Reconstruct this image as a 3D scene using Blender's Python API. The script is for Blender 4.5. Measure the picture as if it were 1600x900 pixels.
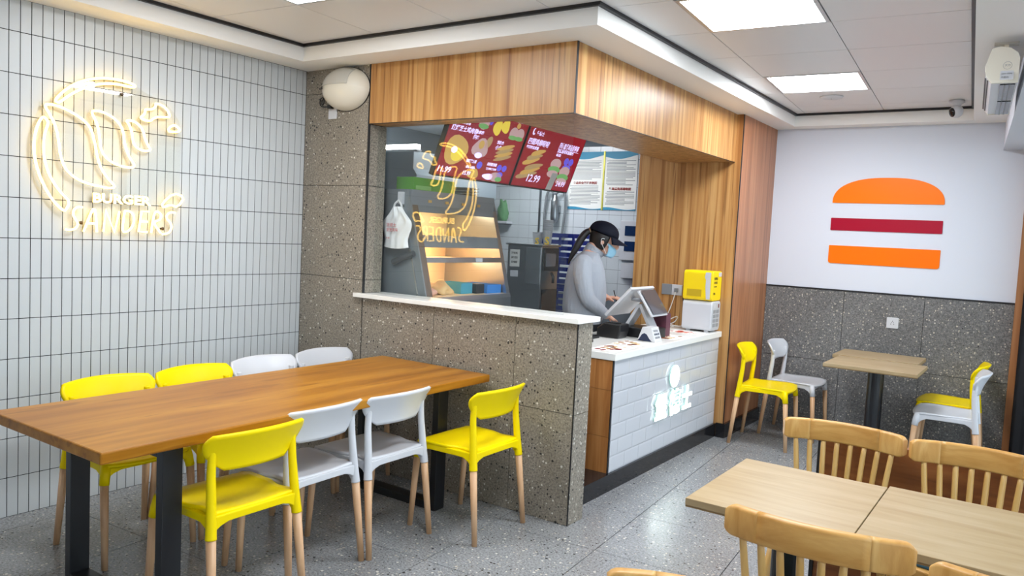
import bpy, bmesh, math, random
from mathutils import Vector, Matrix
random.seed(7)
scene = bpy.context.scene
for _o in list(bpy.data.objects):
    bpy.data.objects.remove(_o)
COL = scene.collection
PI = math.pi

# ---------------------------------------------------------------- camera
cam_data = bpy.data.cameras.new('camera')
cam_data.sensor_fit = 'HORIZONTAL'
cam_data.sensor_width = 36.0
cam_data.lens = 1219.06 / 1600 * 36.0
cam_data.clip_start = 0.05
cam = bpy.data.objects.new('camera', cam_data)
COL.objects.link(cam)
_cx = Vector((0.82031999, 0.56973417, 0.04978041))
_cy = Vector((-0.08076418, 0.02923473, 0.99630441))
_cz = Vector((0.56617335, -0.8213089, 0.06999595))
cam.matrix_world = Matrix(((_cx.x, _cy.x, _cz.x, 4.20476), (_cx.y, _cy.y, _cz.y, -3.55320),
                           (_cx.z, _cy.z, _cz.z, 1.54596), (0, 0, 0, 1)))
scene.camera = cam

# ---------------------------------------------------------------- world, exposure
world = bpy.data.worlds.new('overcast_sky')
scene.world = world
world.use_nodes = True
_bg = world.node_tree.nodes['Background']
_bg.inputs['Color'].default_value = (0.80, 0.90, 1.0, 1)
_bg.inputs['Strength'].default_value = 1.9
scene.view_settings.view_transform = 'Standard'
scene.view_settings.look = 'None'
scene.view_settings.gamma = 1.0
scene.view_settings.use_curve_mapping = False
scene.view_settings.exposure = 0.62
scene.cycles.max_bounces = 8
scene.cycles.diffuse_bounces = 4
scene.cycles.glossy_bounces = 4
scene.cycles.sample_clamp_indirect = 6.0
LAMP = 24.0          # radiance of the ceiling light panels
NEON = 7.5

# ---------------------------------------------------------------- helpers
def lin(r, g=None, b=None):
    if g is None:
        r, g, b = r
    f = lambda c: (c / 255) / 12.92 if c / 255 <= 0.04045 else (((c / 255) + 0.055) / 1.055) ** 2.4
    return (f(r), f(g), f(b), 1.0)

M = {}
def mat(name, rgb, rough=0.5, metal=0.0, emit=0.0, spec=0.5, coat=0.0, emit_rgb=None):
    m = bpy.data.materials.new(name)
    m.use_nodes = True
    p = m.node_tree.nodes['Principled BSDF']
    p.inputs['Base Color'].default_value = lin(rgb)
    p.inputs['Roughness'].default_value = rough
    p.inputs['Metallic'].default_value = metal
    p.inputs['Specular IOR Level'].default_value = spec
    p.inputs['Coat Weight'].default_value = coat
    p.inputs['Coat Roughness'].default_value = 0.08
    if emit:
        p.inputs['Emission Color'].default_value = lin(emit_rgb or rgb)
        p.inputs['Emission Strength'].default_value = emit
    M[name] = m
    return m

def nodes(m):
    nt = m.node_tree
    return nt, nt.nodes, nt.links, nt.nodes['Principled BSDF']

def ramp(n, stops, interp='LINEAR'):
    r = n.new('ShaderNodeValToRGB')
    r.color_ramp.interpolation = interp
    e = r.color_ramp.elements
    while len(e) < len(stops):
        e.new(0.5)
    for k, (p, c) in enumerate(stops):
        e[k].position = p
        e[k].color = c
    return r

def mixrgb(n, l, fac, a, b):
    x = n.new('ShaderNodeMix')
    x.data_type = 'RGBA'
    for sock, val in ((x.inputs[0], fac), (x.inputs[6], a), (x.inputs[7], b)):
        if hasattr(val, 'links'):
            l.new(val, sock)
        else:
            sock.default_value = val
    return x.outputs[2]

def world_vec(n, l, scale, rot=(0, 0, 0), coord='pos'):
    if coord == 'pos':
        out = n.new('ShaderNodeNewGeometry').outputs['Position']
    else:
        out = n.new('ShaderNodeTexCoord').outputs['Object']
    mp = n.new('ShaderNodeMapping')
    mp.inputs['Scale'].default_value = scale
    mp.inputs['Rotation'].default_value = rot
    l.new(out, mp.inputs['Vector'])
    return mp.outputs['Vector']

def wood(name, c0, c1, c2, scale, rough=0.4, coat=0.0, coord='pos', detail=6, rot=(0, 0, 0), dark=None, bumpy=0.02, spec=0.5):
    """stretched-noise grain; scale is small along the grain"""
    m = mat(name, (128, 128, 128), rough, coat=coat, spec=spec)
    nt, n, l, p = nodes(m)
    v = world_vec(n, l, scale, rot, coord)
    nz = n.new('ShaderNodeTexNoise')
    nz.inputs['Scale'].default_value = 1.0
    nz.inputs['Detail'].default_value = detail
    nz.inputs['Roughness'].default_value = 0.55
    nz.inputs['Distortion'].default_value = 0.6
    l.new(v, nz.inputs['Vector'])
    r = ramp(n, [(0.30, lin(c0)), (0.5, lin(c1)), (0.72, lin(c2))])
    l.new(nz.outputs['Fac'], r.inputs['Fac'])
    out = r.outputs['Color']
    if dark:
        v2 = world_vec(n, l, [s * 2.6 for s in scale], rot, coord)
        n2 = n.new('ShaderNodeTexNoise')
        n2.inputs['Scale'].default_value = 1.0
        n2.inputs['Detail'].default_value = 3
        l.new(v2, n2.inputs['Vector'])
        r2 = ramp(n, [(0.59, (0, 0, 0, 1)), (0.65, (1, 1, 1, 1))])
        l.new(n2.outputs['Fac'], r2.inputs['Fac'])
        sc = n.new('ShaderNodeMath'); sc.operation = 'MULTIPLY'; sc.inputs[1].default_value = 0.55
        l.new(r2.outputs['Color'], sc.inputs[0])
        out = mixrgb(n, l, sc.outputs[0], out, lin(dark))
    l.new(out, p.inputs['Base Color'])
    b = n.new('ShaderNodeBump')
    b.inputs['Strength'].default_value = bumpy
    l.new(nz.outputs['Fac'], b.inputs['Height'])
    l.new(b.outputs['Normal'], p.inputs['Normal'])
    return m

def terrazzo(name, base, dark, light, rough, chip=34.0, coat=0.0, spec=0.5, whites=0.72):
    m = mat(name, base, rough, coat=coat, spec=spec)
    nt, n, l, p = nodes(m)
    nz = n.new('ShaderNodeTexNoise')
    nz.inputs['Scale'].default_value = 95
    nz.inputs['Detail'].default_value = 5
    l.new(world_vec(n, l, (1, 1, 1)), nz.inputs['Vector'])
    r = ramp(n, [(0.32, lin(dark)), (0.52, lin(base)), (0.75, lin(light))])
    l.new(nz.outputs['Fac'], r.inputs['Fac'])
    out = r.outputs['Color']
    big = n.new('ShaderNodeTexNoise')
    big.inputs['Scale'].default_value = 2.2
    big.inputs['Detail'].default_value = 2
    l.new(world_vec(n, l, (1, 1, 1)), big.inputs['Vector'])
    rb = ramp(n, [(0.3, (0.90, 0.90, 0.90, 1)), (0.7, (1.08, 1.08, 1.08, 1))])
    l.new(big.outputs['Fac'], rb.inputs['Fac'])
    mul = n.new('ShaderNodeMix'); mul.data_type = 'RGBA'; mul.blend_type = 'MULTIPLY'
    mul.inputs[0].default_value = 1.0
    l.new(out, mul.inputs[6]); l.new(rb.outputs['Color'], mul.inputs[7])
    out = mul.outputs[2]
    for sc, lo, hi, cols in ((chip, 0.10, 0.36, [(0.0, lin(212, 208, 198)), (whites - 0.42, lin(188, 181, 168)), (whites, lin(38, 36, 36))]),
                             (chip * 2.3, 0.12, 0.34, [(0.0, lin(52, 50, 50)), (0.45, lin(168, 160, 148)), (0.7, lin(84, 74, 66))])):
        v = n.new('ShaderNodeTexVoronoi')
        v.voronoi_dimensions = '3D'
        v.inputs['Scale'].default_value = sc
        l.new(world_vec(n, l, (1, 1, 1)), v.inputs['Vector'])
        sep = n.new('ShaderNodeSeparateColor')
        l.new(v.outputs['Color'], sep.inputs['Color'])
        mr = n.new('ShaderNodeMapRange')
        mr.inputs['From Min'].default_value = 0.35
        mr.inputs['From Max'].default_value = 1.0
        mr.inputs['To Min'].default_value = 0.02
        mr.inputs['To Max'].default_value = hi
        l.new(sep.outputs['Red'], mr.inputs['Value'])
        lt = n.new('ShaderNodeMath'); lt.operation = 'LESS_THAN'
        l.new(v.outputs['Distance'], lt.inputs[0]); l.new(mr.outputs['Result'], lt.inputs[1])
        rc = ramp(n, cols, 'CONSTANT')
        l.new(sep.outputs['Green'], rc.inputs['Fac'])
        out = mixrgb(n, l, lt.outputs[0], out, rc.outputs['Color'])
    l.new(out, p.inputs['Base Color'])
    return m

class MB:
    """collects solids, then links them as ONE mesh object"""
    def __init__(s):
        s.v, s.f = [], []
    def add(s, vs, fs):
        k = len(s.v)
        s.v += [tuple(q) for q in vs]
        s.f += [tuple(i + k for i in f) for f in fs]
        return s
    def box(s, x0, y0, z0, x1, y1, z1, m=None):
        x0, x1 = min(x0, x1), max(x0, x1); y0, y1 = min(y0, y1), max(y0, y1); z0, z1 = min(z0, z1), max(z0, z1)
        vs = [(x0, y0, z0), (x1, y0, z0), (x1, y1, z0), (x0, y1, z0), (x0, y0, z1), (x1, y0, z1), (x1, y1, z1), (x0, y1, z1)]
        if m is not None:
            vs = [m @ Vector(q) for q in vs]
        return s.add(vs, [(0, 3, 2, 1), (4, 5, 6, 7), (0, 1, 5, 4), (1, 2, 6, 5), (2, 3, 7, 6), (3, 0, 4, 7)])
    def prism(s, poly, d, origin=(0, 0, 0), r=(1, 0, 0), u=(0, 1, 0)):
        """polygon (ccw in r,u) extruded by d along r x u"""
        o, r, u = Vector(origin), Vector(r), Vector(u)
        nrm = r.cross(u)
        k = len(poly)
        vs = [o + r * a + u * b for a, b in poly] + [o + r * a + u * b + nrm * d for a, b in poly]
        fs = [tuple(reversed(range(k))), tuple(range(k, 2 * k))] + [(i, (i + 1) % k, k + (i + 1) % k, k + i) for i in range(k)]
        return s.add(vs, fs)
    def tube(s, pts, rad, seg=10, closed=False, caps=True):
        pts = [Vector(q) for q in pts]
        k = len(pts)
        rads = rad if isinstance(rad, (list, tuple)) else [rad] * k
        rings = []
        prev = None
        for i, q in enumerate(pts):
            if closed:
                t = pts[(i + 1) % k] - pts[i - 1]
            else:
                t = pts[min(i + 1, k - 1)] - pts[max(i - 1, 0)]
            t.normalize()
            if prev is None:
                a = Vector((0, 0, 1)) if abs(t.z) < 0.9 else Vector((1, 0, 0))
            else:
                a = prev
            b = t.cross(a); b.normalize()
            a = b.cross(t); a.normalize()
            prev = a
            rings.append([q + (a * math.cos(2 * PI * j / seg) + b * math.sin(2 * PI * j / seg)) * rads[i] for j in range(seg)])
        vs = [q for r_ in rings for q in r_]
        fs = []
        for i in range(k if closed else k - 1):
            i2 = (i + 1) % k
            for j in range(seg):
                j2 = (j + 1) % seg
                fs.append((i * seg + j, i * seg + j2, i2 * seg + j2, i2 * seg + j))
        if not closed and caps:
            fs.append(tuple(reversed(range(seg))))
            fs.append(tuple((k - 1) * seg + j for j in range(seg)))
        return s.add(vs, fs)
    def lathe(s, prof, seg=24, m=None):
        """profile [(r,z)] turned about z"""
        m = m or Matrix()
        vs, fs = [], []
        k = len(prof)
        for r, z in prof:
            for j in range(seg):
                a = 2 * PI * j / seg
                vs.append(m @ Vector((r * math.cos(a), r * math.sin(a), z)))
        for i in range(k - 1):
            for j in range(seg):
                j2 = (j + 1) % seg
                fs.append((i * seg + j, i * seg + j2, (i + 1) * seg + j2, (i + 1) * seg + j))
        fs.append(tuple(reversed(range(seg))))
        fs.append(tuple((k - 1) * seg + j for j in range(seg)))
        return s.add(vs, fs)
    def grid(s, fn, nu, nv):
        vs = [fn(i / nu, j / nv) for j in range(nv + 1) for i in range(nu + 1)]
        fs = [(j * (nu + 1) + i, j * (nu + 1) + i + 1, (j + 1) * (nu + 1) + i + 1, (j + 1) * (nu + 1) + i) for j in range(nv) for i in range(nu)]
        return s.add(vs, fs)
    def mesh(s, name):
        me = bpy.data.meshes.new(name)
        me.from_pydata([tuple(q) for q in s.v], [], s.f)
        me.validate()
        bm = bmesh.new(); bm.from_mesh(me)
        bmesh.ops.recalc_face_normals(bm, faces=bm.faces)
        bm.to_mesh(me); bm.free()
        return me
    def build(s, name, material, parent=None, smooth=False, bevel=0.0, solid=0.0, subsurf=0, seg=2):
        me = s.mesh(name)
        return link(name, me, material, parent, smooth, bevel, solid, subsurf, seg)

def link(name, me, material, parent=None, smooth=False, bevel=0.0, solid=0.0, subsurf=0, seg=2):
    if material is not None and not me.materials:
        me.materials.append(M[material] if isinstance(material, str) else material)
    o = bpy.data.objects.new(name, me)
    COL.objects.link(o)
    if parent is not None:
        o.parent = parent
        if parent.type == 'EMPTY' and not parent.get('_local'):
            o.matrix_parent_inverse = Matrix.Translation(-Vector(parent.location))
    if smooth:
        for p in me.polygons:
            p.use_smooth = True
    if solid:
        q = o.modifiers.new('thickness', 'SOLIDIFY'); q.thickness = solid; q.offset = 0
    if bevel:
        q = o.modifiers.new('rounded_edges', 'BEVEL'); q.width = bevel; q.segments = seg; q.limit_method = 'ANGLE'
        q.angle_limit = math.radians(40)
    if subsurf:
        q = o.modifiers.new('smooth', 'SUBSURF'); q.levels = subsurf; q.render_levels = subsurf
    return o

def thing(name, label, cat, loc=(0, 0, 0), rotz=0.0, group=None, local=False):
    o = bpy.data.objects.new(name, None)
    COL.objects.link(o)
    o.location = loc
    o.rotation_euler = (0, 0, rotz)
    o.empty_display_size = 0.05
    o['label'] = label
    o['category'] = cat
    if group:
        o['group'] = group
    if local:
        o['_local'] = 1
    return o

def tag(o, label, cat, group=None):
    o['label'] = label; o['category'] = cat
    if group:
        o['group'] = group
    return o

def struct(o, label=None):
    o['kind'] = 'structure'
    if label:
        o['label'] = label
    return o

def dup(root, loc, rotz, label, group=None):
    r = root.copy(); COL.objects.link(r)
    r.location = loc; r.rotation_euler = (0, 0, rotz); r['label'] = label
    if group:
        r['group'] = group
    for ch in list(root.children):
        c = ch.copy(); COL.objects.link(c); c.parent = r
        for g in ch.children:
            d = g.copy(); COL.objects.link(d); d.parent = c
    return r

def text_mesh(body, size=1.0, extrude=0.0, bold=0.0, align='LEFT'):
    c = bpy.data.curves.new('txt', 'FONT')
    c.body = body; c.size = size; c.extrude = extrude; c.offset = bold
    c.align_x = align
    c.resolution_u = 2
    o = bpy.data.objects.new('txt', c)
    COL.objects.link(o)
    dg = bpy.context.evaluated_depsgraph_get()
    me = bpy.data.meshes.new_from_object(o.evaluated_get(dg))
    bpy.data.objects.remove(o); bpy.data.curves.remove(c)
    me.materials.clear()
    return me

def lettering(body, origin, r, u, size, material, parent=None, extrude=0.0008, bold=0.0, width=None, align='LEFT', name='lettering', lift=0.001, shear=0.0):
    me = text_mesh(body, size, extrude, bold, align)
    r, u = Vector(r).normalized(), Vector(u).normalized()
    nn = r.cross(u)
    xs = [v.co.x for v in me.vertices]
    sx = 1.0
    if width and xs:
        sx = width / max(1e-6, max(xs) - min(xs))
    x0 = min(xs) if xs and align == 'LEFT' else 0
    o = Vector(origin)
    for v in me.vertices:
        q = v.co.copy()
        v.co = o + r * ((q.x - x0) * sx + shear * q.y) + u * q.y + nn * (q.z + lift + extrude)
    return link(name, me, material, parent)

def clip_poly(poly, planes):
    """convex clip; plane (a,b,c): keep a*x+b*y<=c"""
    for a, b, c in planes:
        out = []
        for i in range(len(poly)):
            p, q = poly[i], poly[(i + 1) % len(poly)]
            dp, dq = a * p[0] + b * p[1] - c, a * q[0] + b * q[1] - c
            if dp <= 0:
                out.append(p)
            if dp * dq < 0:
                t = dp / (dp - dq)
                out.append((p[0] + (q[0] - p[0]) * t, p[1] + (q[1] - p[1]) * t))
        poly = out
        if len(poly) < 3:
            return []
    return poly

def area(poly):
    return abs(sum(poly[i][0] * poly[(i + 1) % len(poly)][1] - poly[(i + 1) % len(poly)][0] * poly[i][1] for i in range(len(poly)))) / 2

def smooth_closed(pts, it=2):
    for _ in range(it):
        out = []
        for i in range(len(pts)):
            p, q = pts[i], pts[(i + 1) % len(pts)]
            out.append((p[0] * .75 + q[0] * .25, p[1] * .75 + q[1] * .25))
            out.append((p[0] * .25 + q[0] * .75, p[1] * .25 + q[1] * .75))
        pts = out
    return pts

def smooth_open(pts, it=2):
    for _ in range(it):
        out = [pts[0]]
        for i in range(len(pts) - 1):
            p, q = pts[i], pts[i + 1]
            out.append(tuple(a * .75 + b * .25 for a, b in zip(p, q)))
            out.append(tuple(a * .25 + b * .75 for a, b in zip(p, q)))
        out.append(pts[-1])
        pts = out
    return pts

def rrect(w, h, r, seg=5, cx=0, cy=0):
    """rounded rectangle, ccw; r = radius or (bl, br, tr, tl)"""
    rr = r if isinstance(r, (tuple, list)) else (r, r, r, r)
    out = []
    for (sx, sy, a0, q) in ((-1, -1, PI, rr[0]), (1, -1, 1.5 * PI, rr[1]), (1, 1, 0, rr[2]), (-1, 1, .5 * PI, rr[3])):
        ox, oy = cx + sx * (w / 2 - q), cy + sy * (h / 2 - q)
        for k in range(seg + 1):
            a = a0 + .5 * PI * k / seg
            out.append((ox + q * math.cos(a), oy + q * math.sin(a)))
    return out

# ---------------------------------------------------------------- materials
mat('plaster_white', (214, 219, 230), 0.6, spec=0.3)
mat('plaster_soffit', (247, 246, 243), 0.55, spec=0.3)
mat('ceiling_panel', (232, 231, 232), 0.35, spec=0.35)
mat('black_trim', (26, 27, 31), 0.45)
mat('grout_dark', (30, 31, 35), 0.9, spec=0.1)
mat('wall_tile', (198, 203, 205), 0.36, spec=0.5)
mat('counter_tile', (199, 202, 208), 0.12, spec=0.5)
mat('counter_grout', (196, 201, 211), 0.8)
mat('kitchen_tile', (214, 220, 224), 0.15)
mat('kitchen_grout', (120, 128, 136), 0.9)
mat('quartz_white', (240, 240, 236), 0.18)
mat('black_stone', (30, 30, 33), 0.12)
mat('lamp_panel', (255, 255, 255), 0.5, emit=LAMP, emit_rgb=(246, 250, 255))
mat('aluminium', (205, 206, 206), 0.35, metal=0.8)
mat('plastic_yellow', (240, 212, 0), 0.36, spec=0.15)
mat('plastic_white', (204, 206, 211), 0.3, spec=0.45)
mat('plastic_cream', (228, 223, 208), 0.25)
mat('plastic_grey', (128, 131, 135), 0.4)
mat('plastic_black', (22, 23, 26), 0.4)
mat('black_metal', (18, 20, 25), 0.35)
mat('steel', (168, 172, 176), 0.28, metal=1.0)
mat('steel_dark', (126, 134, 140), 0.36, metal=0.35)
mat('steel_bright', (205, 208, 210), 0.2, metal=1.0)
mat('screw', (90, 80, 70), 0.4, metal=1.0)
mat('screen_black', (10, 10, 12), 0.1)
mat('ink_black', (40, 38, 40), 0.6)
mat('ink_red', (150, 50, 40), 0.6)
mat('ink_grey', (132, 134, 138), 0.7)
mat('ink_navy', (28, 40, 70), 0.6)
mat('sign_orange', (255, 122, 0), 0.3, spec=0.25)
mat('sign_orange_b', (252, 116, 0), 0.3, spec=0.25)
mat('sign_maroon', (165, 10, 44), 0.3, spec=0.25)
mat('neon_tube', (255, 244, 205), 0.4, emit=NEON, emit_rgb=(255, 204, 88))
mat('logo_light', (255, 255, 255), 0.4, emit=3.2, emit_rgb=(240, 255, 250))
mat('logo_edge', (170, 200, 192), 0.3, emit=0.15, emit_rgb=(200, 240, 230))
mat('neon_base', (240, 226, 190), 0.5)
wood('header_wood', (146, 96, 50), (182, 133, 78), (208, 166, 108), (20, 20, 0.50), 0.36, dark=(104, 64, 34), detail=6, spec=0.4)
wood('column_wood', (146, 92, 58), (172, 114, 76), (192, 136, 96), (18, 18, 0.5), 0.32, dark=(120, 74, 46), detail=4, spec=0.45)
wood('end_panel_wood', (150, 92, 46), (182, 120, 64), (202, 142, 84), (20, 20, 1.2), 0.45, detail=4)
wood('table_wood', (130, 80, 14), (158, 102, 24), (182, 127, 40), (9, 0.9, 9), 0.30, coord='obj', dark=(122, 70, 14), spec=.2)
wood('table_edge_wood', (132, 78, 32), (165, 104, 48), (190, 130, 70), (5, 40, 40), 0.4, coord='obj')
wood('maple', (158, 134, 98), (168, 146, 110), (178, 158, 126), (2.2, 20, 20), 0.34, coord='obj', spec=.35)
wood('maple_edge_shaded', (120, 96, 60), (132, 107, 69), (144, 118, 79), (3, 60, 60), 0.45, coord='obj')  # darker maple, shade on the table edges put into the colour
wood('spindle_wood', (182, 130, 64), (200, 150, 82), (216, 170, 102), (4, 26, 26), 0.36, coord='obj', spec=.35)
wood('spindle_end', (186, 134, 66), (206, 156, 88), (222, 178, 110), (24, 24, 5), 0.36, coord='obj', spec=.35, rot=(0, .5, 0))
wood('spindle_rod', (192, 148, 80), (205, 163, 95), (218, 178, 112), (26, 26, 3), 0.34, coord='obj')
wood('leg_wood', (190, 146, 106), (204, 162, 122), (216, 178, 140), (40, 40, 4), 0.45, coord='obj')
wood('divider_wood', (110, 62, 28), (134, 80, 38), (154, 98, 52), (3, 3, 24), 0.4)
wood('jamb_wood', (140, 88, 50), (162, 106, 62), (180, 126, 80), (20, 20, 0.8), 0.4)
terrazzo('terrazzo_wall', (142, 134, 121), (110, 103, 93), (168, 160, 147), 0.42, 52.0)
terrazzo('terrazzo_dado', (112, 112, 112), (85, 85, 86), (138, 138, 138), 0.42, 52.0)
terrazzo('terrazzo_floor', (142, 144, 146), (112, 114, 116), (166, 168, 170), 0.24, 52.0, coat=0.0, spec=0.7)

def glass_material(name, tint, ior, extra=0.0, rough=0.0):
    m = bpy.data.materials.new(name); m.use_nodes = True
    nt = m.node_tree; n, l = nt.nodes, nt.links
    n.remove(n['Principled BSDF'])
    fr = n.new('ShaderNodeFresnel')
    ge = n.new('ShaderNodeNewGeometry')      # leaving the pane: same reflectance as entering it
    mi = n.new('ShaderNodeMapRange'); mi.inputs['To Min'].default_value = ior; mi.inputs['To Max'].default_value = 1 / ior
    l.new(ge.outputs['Backfacing'], mi.inputs['Value']); l.new(mi.outputs['Result'], fr.inputs['IOR'])
    ad = n.new('ShaderNodeMath'); ad.operation = 'ADD'; ad.inputs[1].default_value = extra
    ad.use_clamp = True
    l.new(fr.outputs[0], ad.inputs[0])
    tr = n.new('ShaderNodeBsdfTransparent'); tr.inputs[0].default_value = tint
    gl = n.new('ShaderNodeBsdfGlossy'); gl.inputs['Roughness'].default_value = rough
    mx = n.new('ShaderNodeMixShader')
    l.new(ad.outputs[0], mx.inputs[0]); l.new(tr.outputs[0], mx.inputs[1]); l.new(gl.outputs[0], mx.inputs[2])
    l.new(mx.outputs[0], n['Material Output'].inputs['Surface'])
    M[name] = m
glass_material('pane_glass', (0.97, 0.985, 0.98, 1), 1.5)
glass_material('facade_glass', (0.95, 0.97, 0.97, 1), 1.5)
glass_material('acrylic_clear', (0.985, 0.98, 0.96, 1), 1.35)
# ================================================================ THE SETTING
ZS, ZT = 2.557, 2.66            # underside of the soffit, ceiling panels
X1, XD = 2.1916, 0.158          # partition end, its thickness
YB = 3.385                      # back wall
ROT = math.radians(4.3)         # floor and ceiling grids stand a little askew to the walls
CU, SU = math.cos(ROT), math.sin(ROT)
FK = 0.0752
FAC = (1.0, FK, 4.02 + FK * YB)           # facade line: x + FK*y = c
def fac_x(y, off=0.0):
    return FAC[2] - FK * y - off

def grid_cell(o, i, j, gap, p=0.6):
    g = gap / 2
    cs = [(i * p + g, j * p + g), ((i + 1) * p - g, j * p + g), ((i + 1) * p - g, (j + 1) * p - g), (i * p + g, (j + 1) * p - g)]
    return [(o[0] + a * CU - b * SU, o[1] + a * SU + b * CU) for a, b in cs]

# ---- floor
YN = -4.3
room = [(-1, 0, 0.0), (0, 1, YB), FAC, (0, -1, -YN)]
big = [(-0.12, YN - .12), (5.0, YN - .12), (5.0, YB + .12), (-0.12, YB + .12)]
floor = struct(MB().prism(big, 0.08, (0, 0, -0.086)).build('floor', 'grout_dark'), 'grey terrazzo tiled floor')
for i in range(-6, 6):
    for j in range(-9, 8):
        c = grid_cell((2.455, -0.18), i, j, 0.004)
        c = clip_poly(c, room)
        if not c or area(c) < 0.002:
            continue
        if all(q[0] < 2.0 and q[1] > 0.12 for q in c):
            continue
        MB().prism(c, 0.0065, (0, 0, -0.0065)).build('floor_tile', 'terrazzo_floor', floor)
struct(MB().box(-14, -16, -0.30, 18, 16, -0.13).build('ground', mat('pavement', (168, 168, 164), 0.9)), 'pavement outside the shop')

# ---- left wall of narrow upright tiles
TW, TH = 0.0510, 0.2
wl = struct(MB().box(-0.14, YN - .12, -0.13, -0.0030, 0.155, 2.80).build('wall_left', 'grout_dark'), 'wall of narrow white upright tiles with dark joints')
GAP = 0.0038
rest = MB()
cols = [(-0.6 * TW, 0.0)] + [(-(k + 0.6) * TW - TW, -(k + 0.6) * TW) for k in range(0, 84)]
tile_mesh = MB().box(-0.0028, GAP / 2, GAP / 2, 0.0, TW - GAP / 2, TH - GAP / 2).mesh('tile')
for ci, (ya, yb) in enumerate(cols):
    for r in range(13):
        z0, z1 = r * TH, min((r + 1) * TH, ZS)
        if z1 - z0 < 0.01:
            continue
        single = 16 <= ci <= 39 and not (r < 0)
        if single and (z1 - z0) > TH - 0.001 and ci * 1 <= 39:
            o = link('tile', tile_mesh, 'wall_tile', wl)
            o.location = (random.uniform(-.0004, .0003), ya, z0)
        elif single:
            MB().box(-0.0028, ya + GAP / 2, z0 + GAP / 2, 0.0, yb - GAP / 2, z1 - 0.001).build('tile', 'wall_tile', wl)
        else:
            rest.box(-0.0028, ya + GAP / 2, z0 + GAP / 2, 0.0, yb - GAP / 2, z1 - GAP / 2)
ro = rest.build('tile_field', 'wall_tile', wl); ro['kind'] = 'stuff'

# ---- partition wall and corner column clad in terrazzo slabs
wp = MB().box(0.0, 0.006, -0.05, X1 - 0.006, XD - 0.006, 1.090)
wp.box(0.0, 0.006, 1.090, 0.594, XD - 0.006, 2.78)
wp = struct(wp.build('wall_partition', 'black_trim'), 'low partition clad in speckled terrazzo slabs with a corner column')
SG = 0.0018
def slab_f(xa, xb, za, zb, m='terrazzo_wall'):
    MB().box(xa + SG, 0.0, za + SG, xb - SG, 0.012, zb - SG).build('slab', m, wp)
xs_ = [0.0, 0.6006, 1.2, 1.7942, X1 - 0.006]
for k in range(4):
    slab_f(xs_[k], xs_[k + 1], 0, 0.6)
    if k:
        slab_f(xs_[k], xs_[k + 1], 0.6, 1.0905)
for za, zb in ((.6, 1.2), (1.2, 1.8), (1.8, 2.4), (2.4, ZS)):
    slab_f(0.0, 0.594, za, zb)
for za, zb in ((0, .6), (.6, 1.0905)):
    MB().box(X1 - 0.012, SG + .003, za + SG, X1, XD - SG, zb - SG).build('slab', 'terrazzo_wall', wp)
for za, zb in ((1.118, 1.2), (1.2, 1.8), (1.8, 2.187)):
    MB().box(0.590, 0.010, za + SG, 0.602, XD, zb - SG).build('slab', 'terrazzo_wall', wp)
MB().box(0.594, -0.003, 1.118, 0.606, 0.009, ZS).build('edge_strip', 'black_trim', wp)
MB().box(X1 - 0.0065, -0.0015, 0.0, X1 - 0.001, 0.0035, 1.0905).build('edge_strip', 'black_trim', wp)

# white quartz sill on the partition
struct(MB().box(0.545, -0.035, 1.0905, X1 + 0.018, 0.205, 1.117).build('trim_1', 'quartz_white', bevel=0.002), 'white quartz sill capping the partition')
# fixed glass above the sill
w1 = struct(MB().box(0.603, 0.083, 1.1175, 2.045, 0.088, 2.187).build('window_1', 'pane_glass'), 'clear glass screen between the sill and the wooden header')

# ---- wooden header over the counter, wood clad block at its far end
YW = 2.495
hd = struct(MB().box(0.625, 0.012, 2.20, 2.082, 0.150, 2.78).box(1.602, 0.15, 2.20, 2.082, YW + 0.02, 2.78).build('wall_header', 'black_trim'), 'wood panelled header above glass and counter')
MB().box(0.608, -0.004, 2.1886, 2.0925, 0.012, ZS - .001).build('wood_panel', 'header_wood', hd)
MB().box(2.082, 0.0125, 2.1886, 2.0945, YW, ZS - .001).build('wood_panel', 'header_wood', hd)
MB().box(0.608, 0.0125, 2.1876, 2.0815, 0.150, 2.1995).build('wood_panel', 'header_wood', hd)
MB().box(1.60, 0.1505, 2.1876, 2.0815, YW, 2.1995).build('wood_panel', 'header_wood', hd)
MB().box(1.590, 0.1505, 2.1876, 1.5995, YW, ZS).build('wood_panel', 'header_wood', hd)
MB().box(0.608, 0.1505, 2.1876, 1.5895, 0.160, ZS).build('wood_panel', 'header_wood', hd)
MB().box(2.0928, -0.0052, 2.1866, 2.0960, 0.0122, ZS).build('edge_strip', 'black_trim', hd)
MB().box(0.608, -0.0052, 2.1850, 2.0950, 0.0030, 2.1886).build('edge_strip', 'black_trim', hd)
MB().box(2.0900, 0.0030, 2.1850, 2.0957, YW, 2.1886).build('edge_strip', 'black_trim', hd)
cb = struct(MB().box(1.290, YW + .012, -0.05, 2.134, YB, 2.78).build('wall_column', 'black_trim'), 'wood panelled block at the end of the counter')
MB().box(1.278, YW, 0.0, 2.1445, YW + .012, 2.5565).build('wood_panel', 'header_wood', cb)
MB().box(2.134, YW + .0125, 0.115, 2.1465, YB, ZS - .001).build('wood_panel', 'column_wood', cb)
MB().box(2.1440, YW - .0012, 0.115, 2.1485, YW + .0128, ZS - .001).build('edge_strip', 'black_trim', cb)

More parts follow.
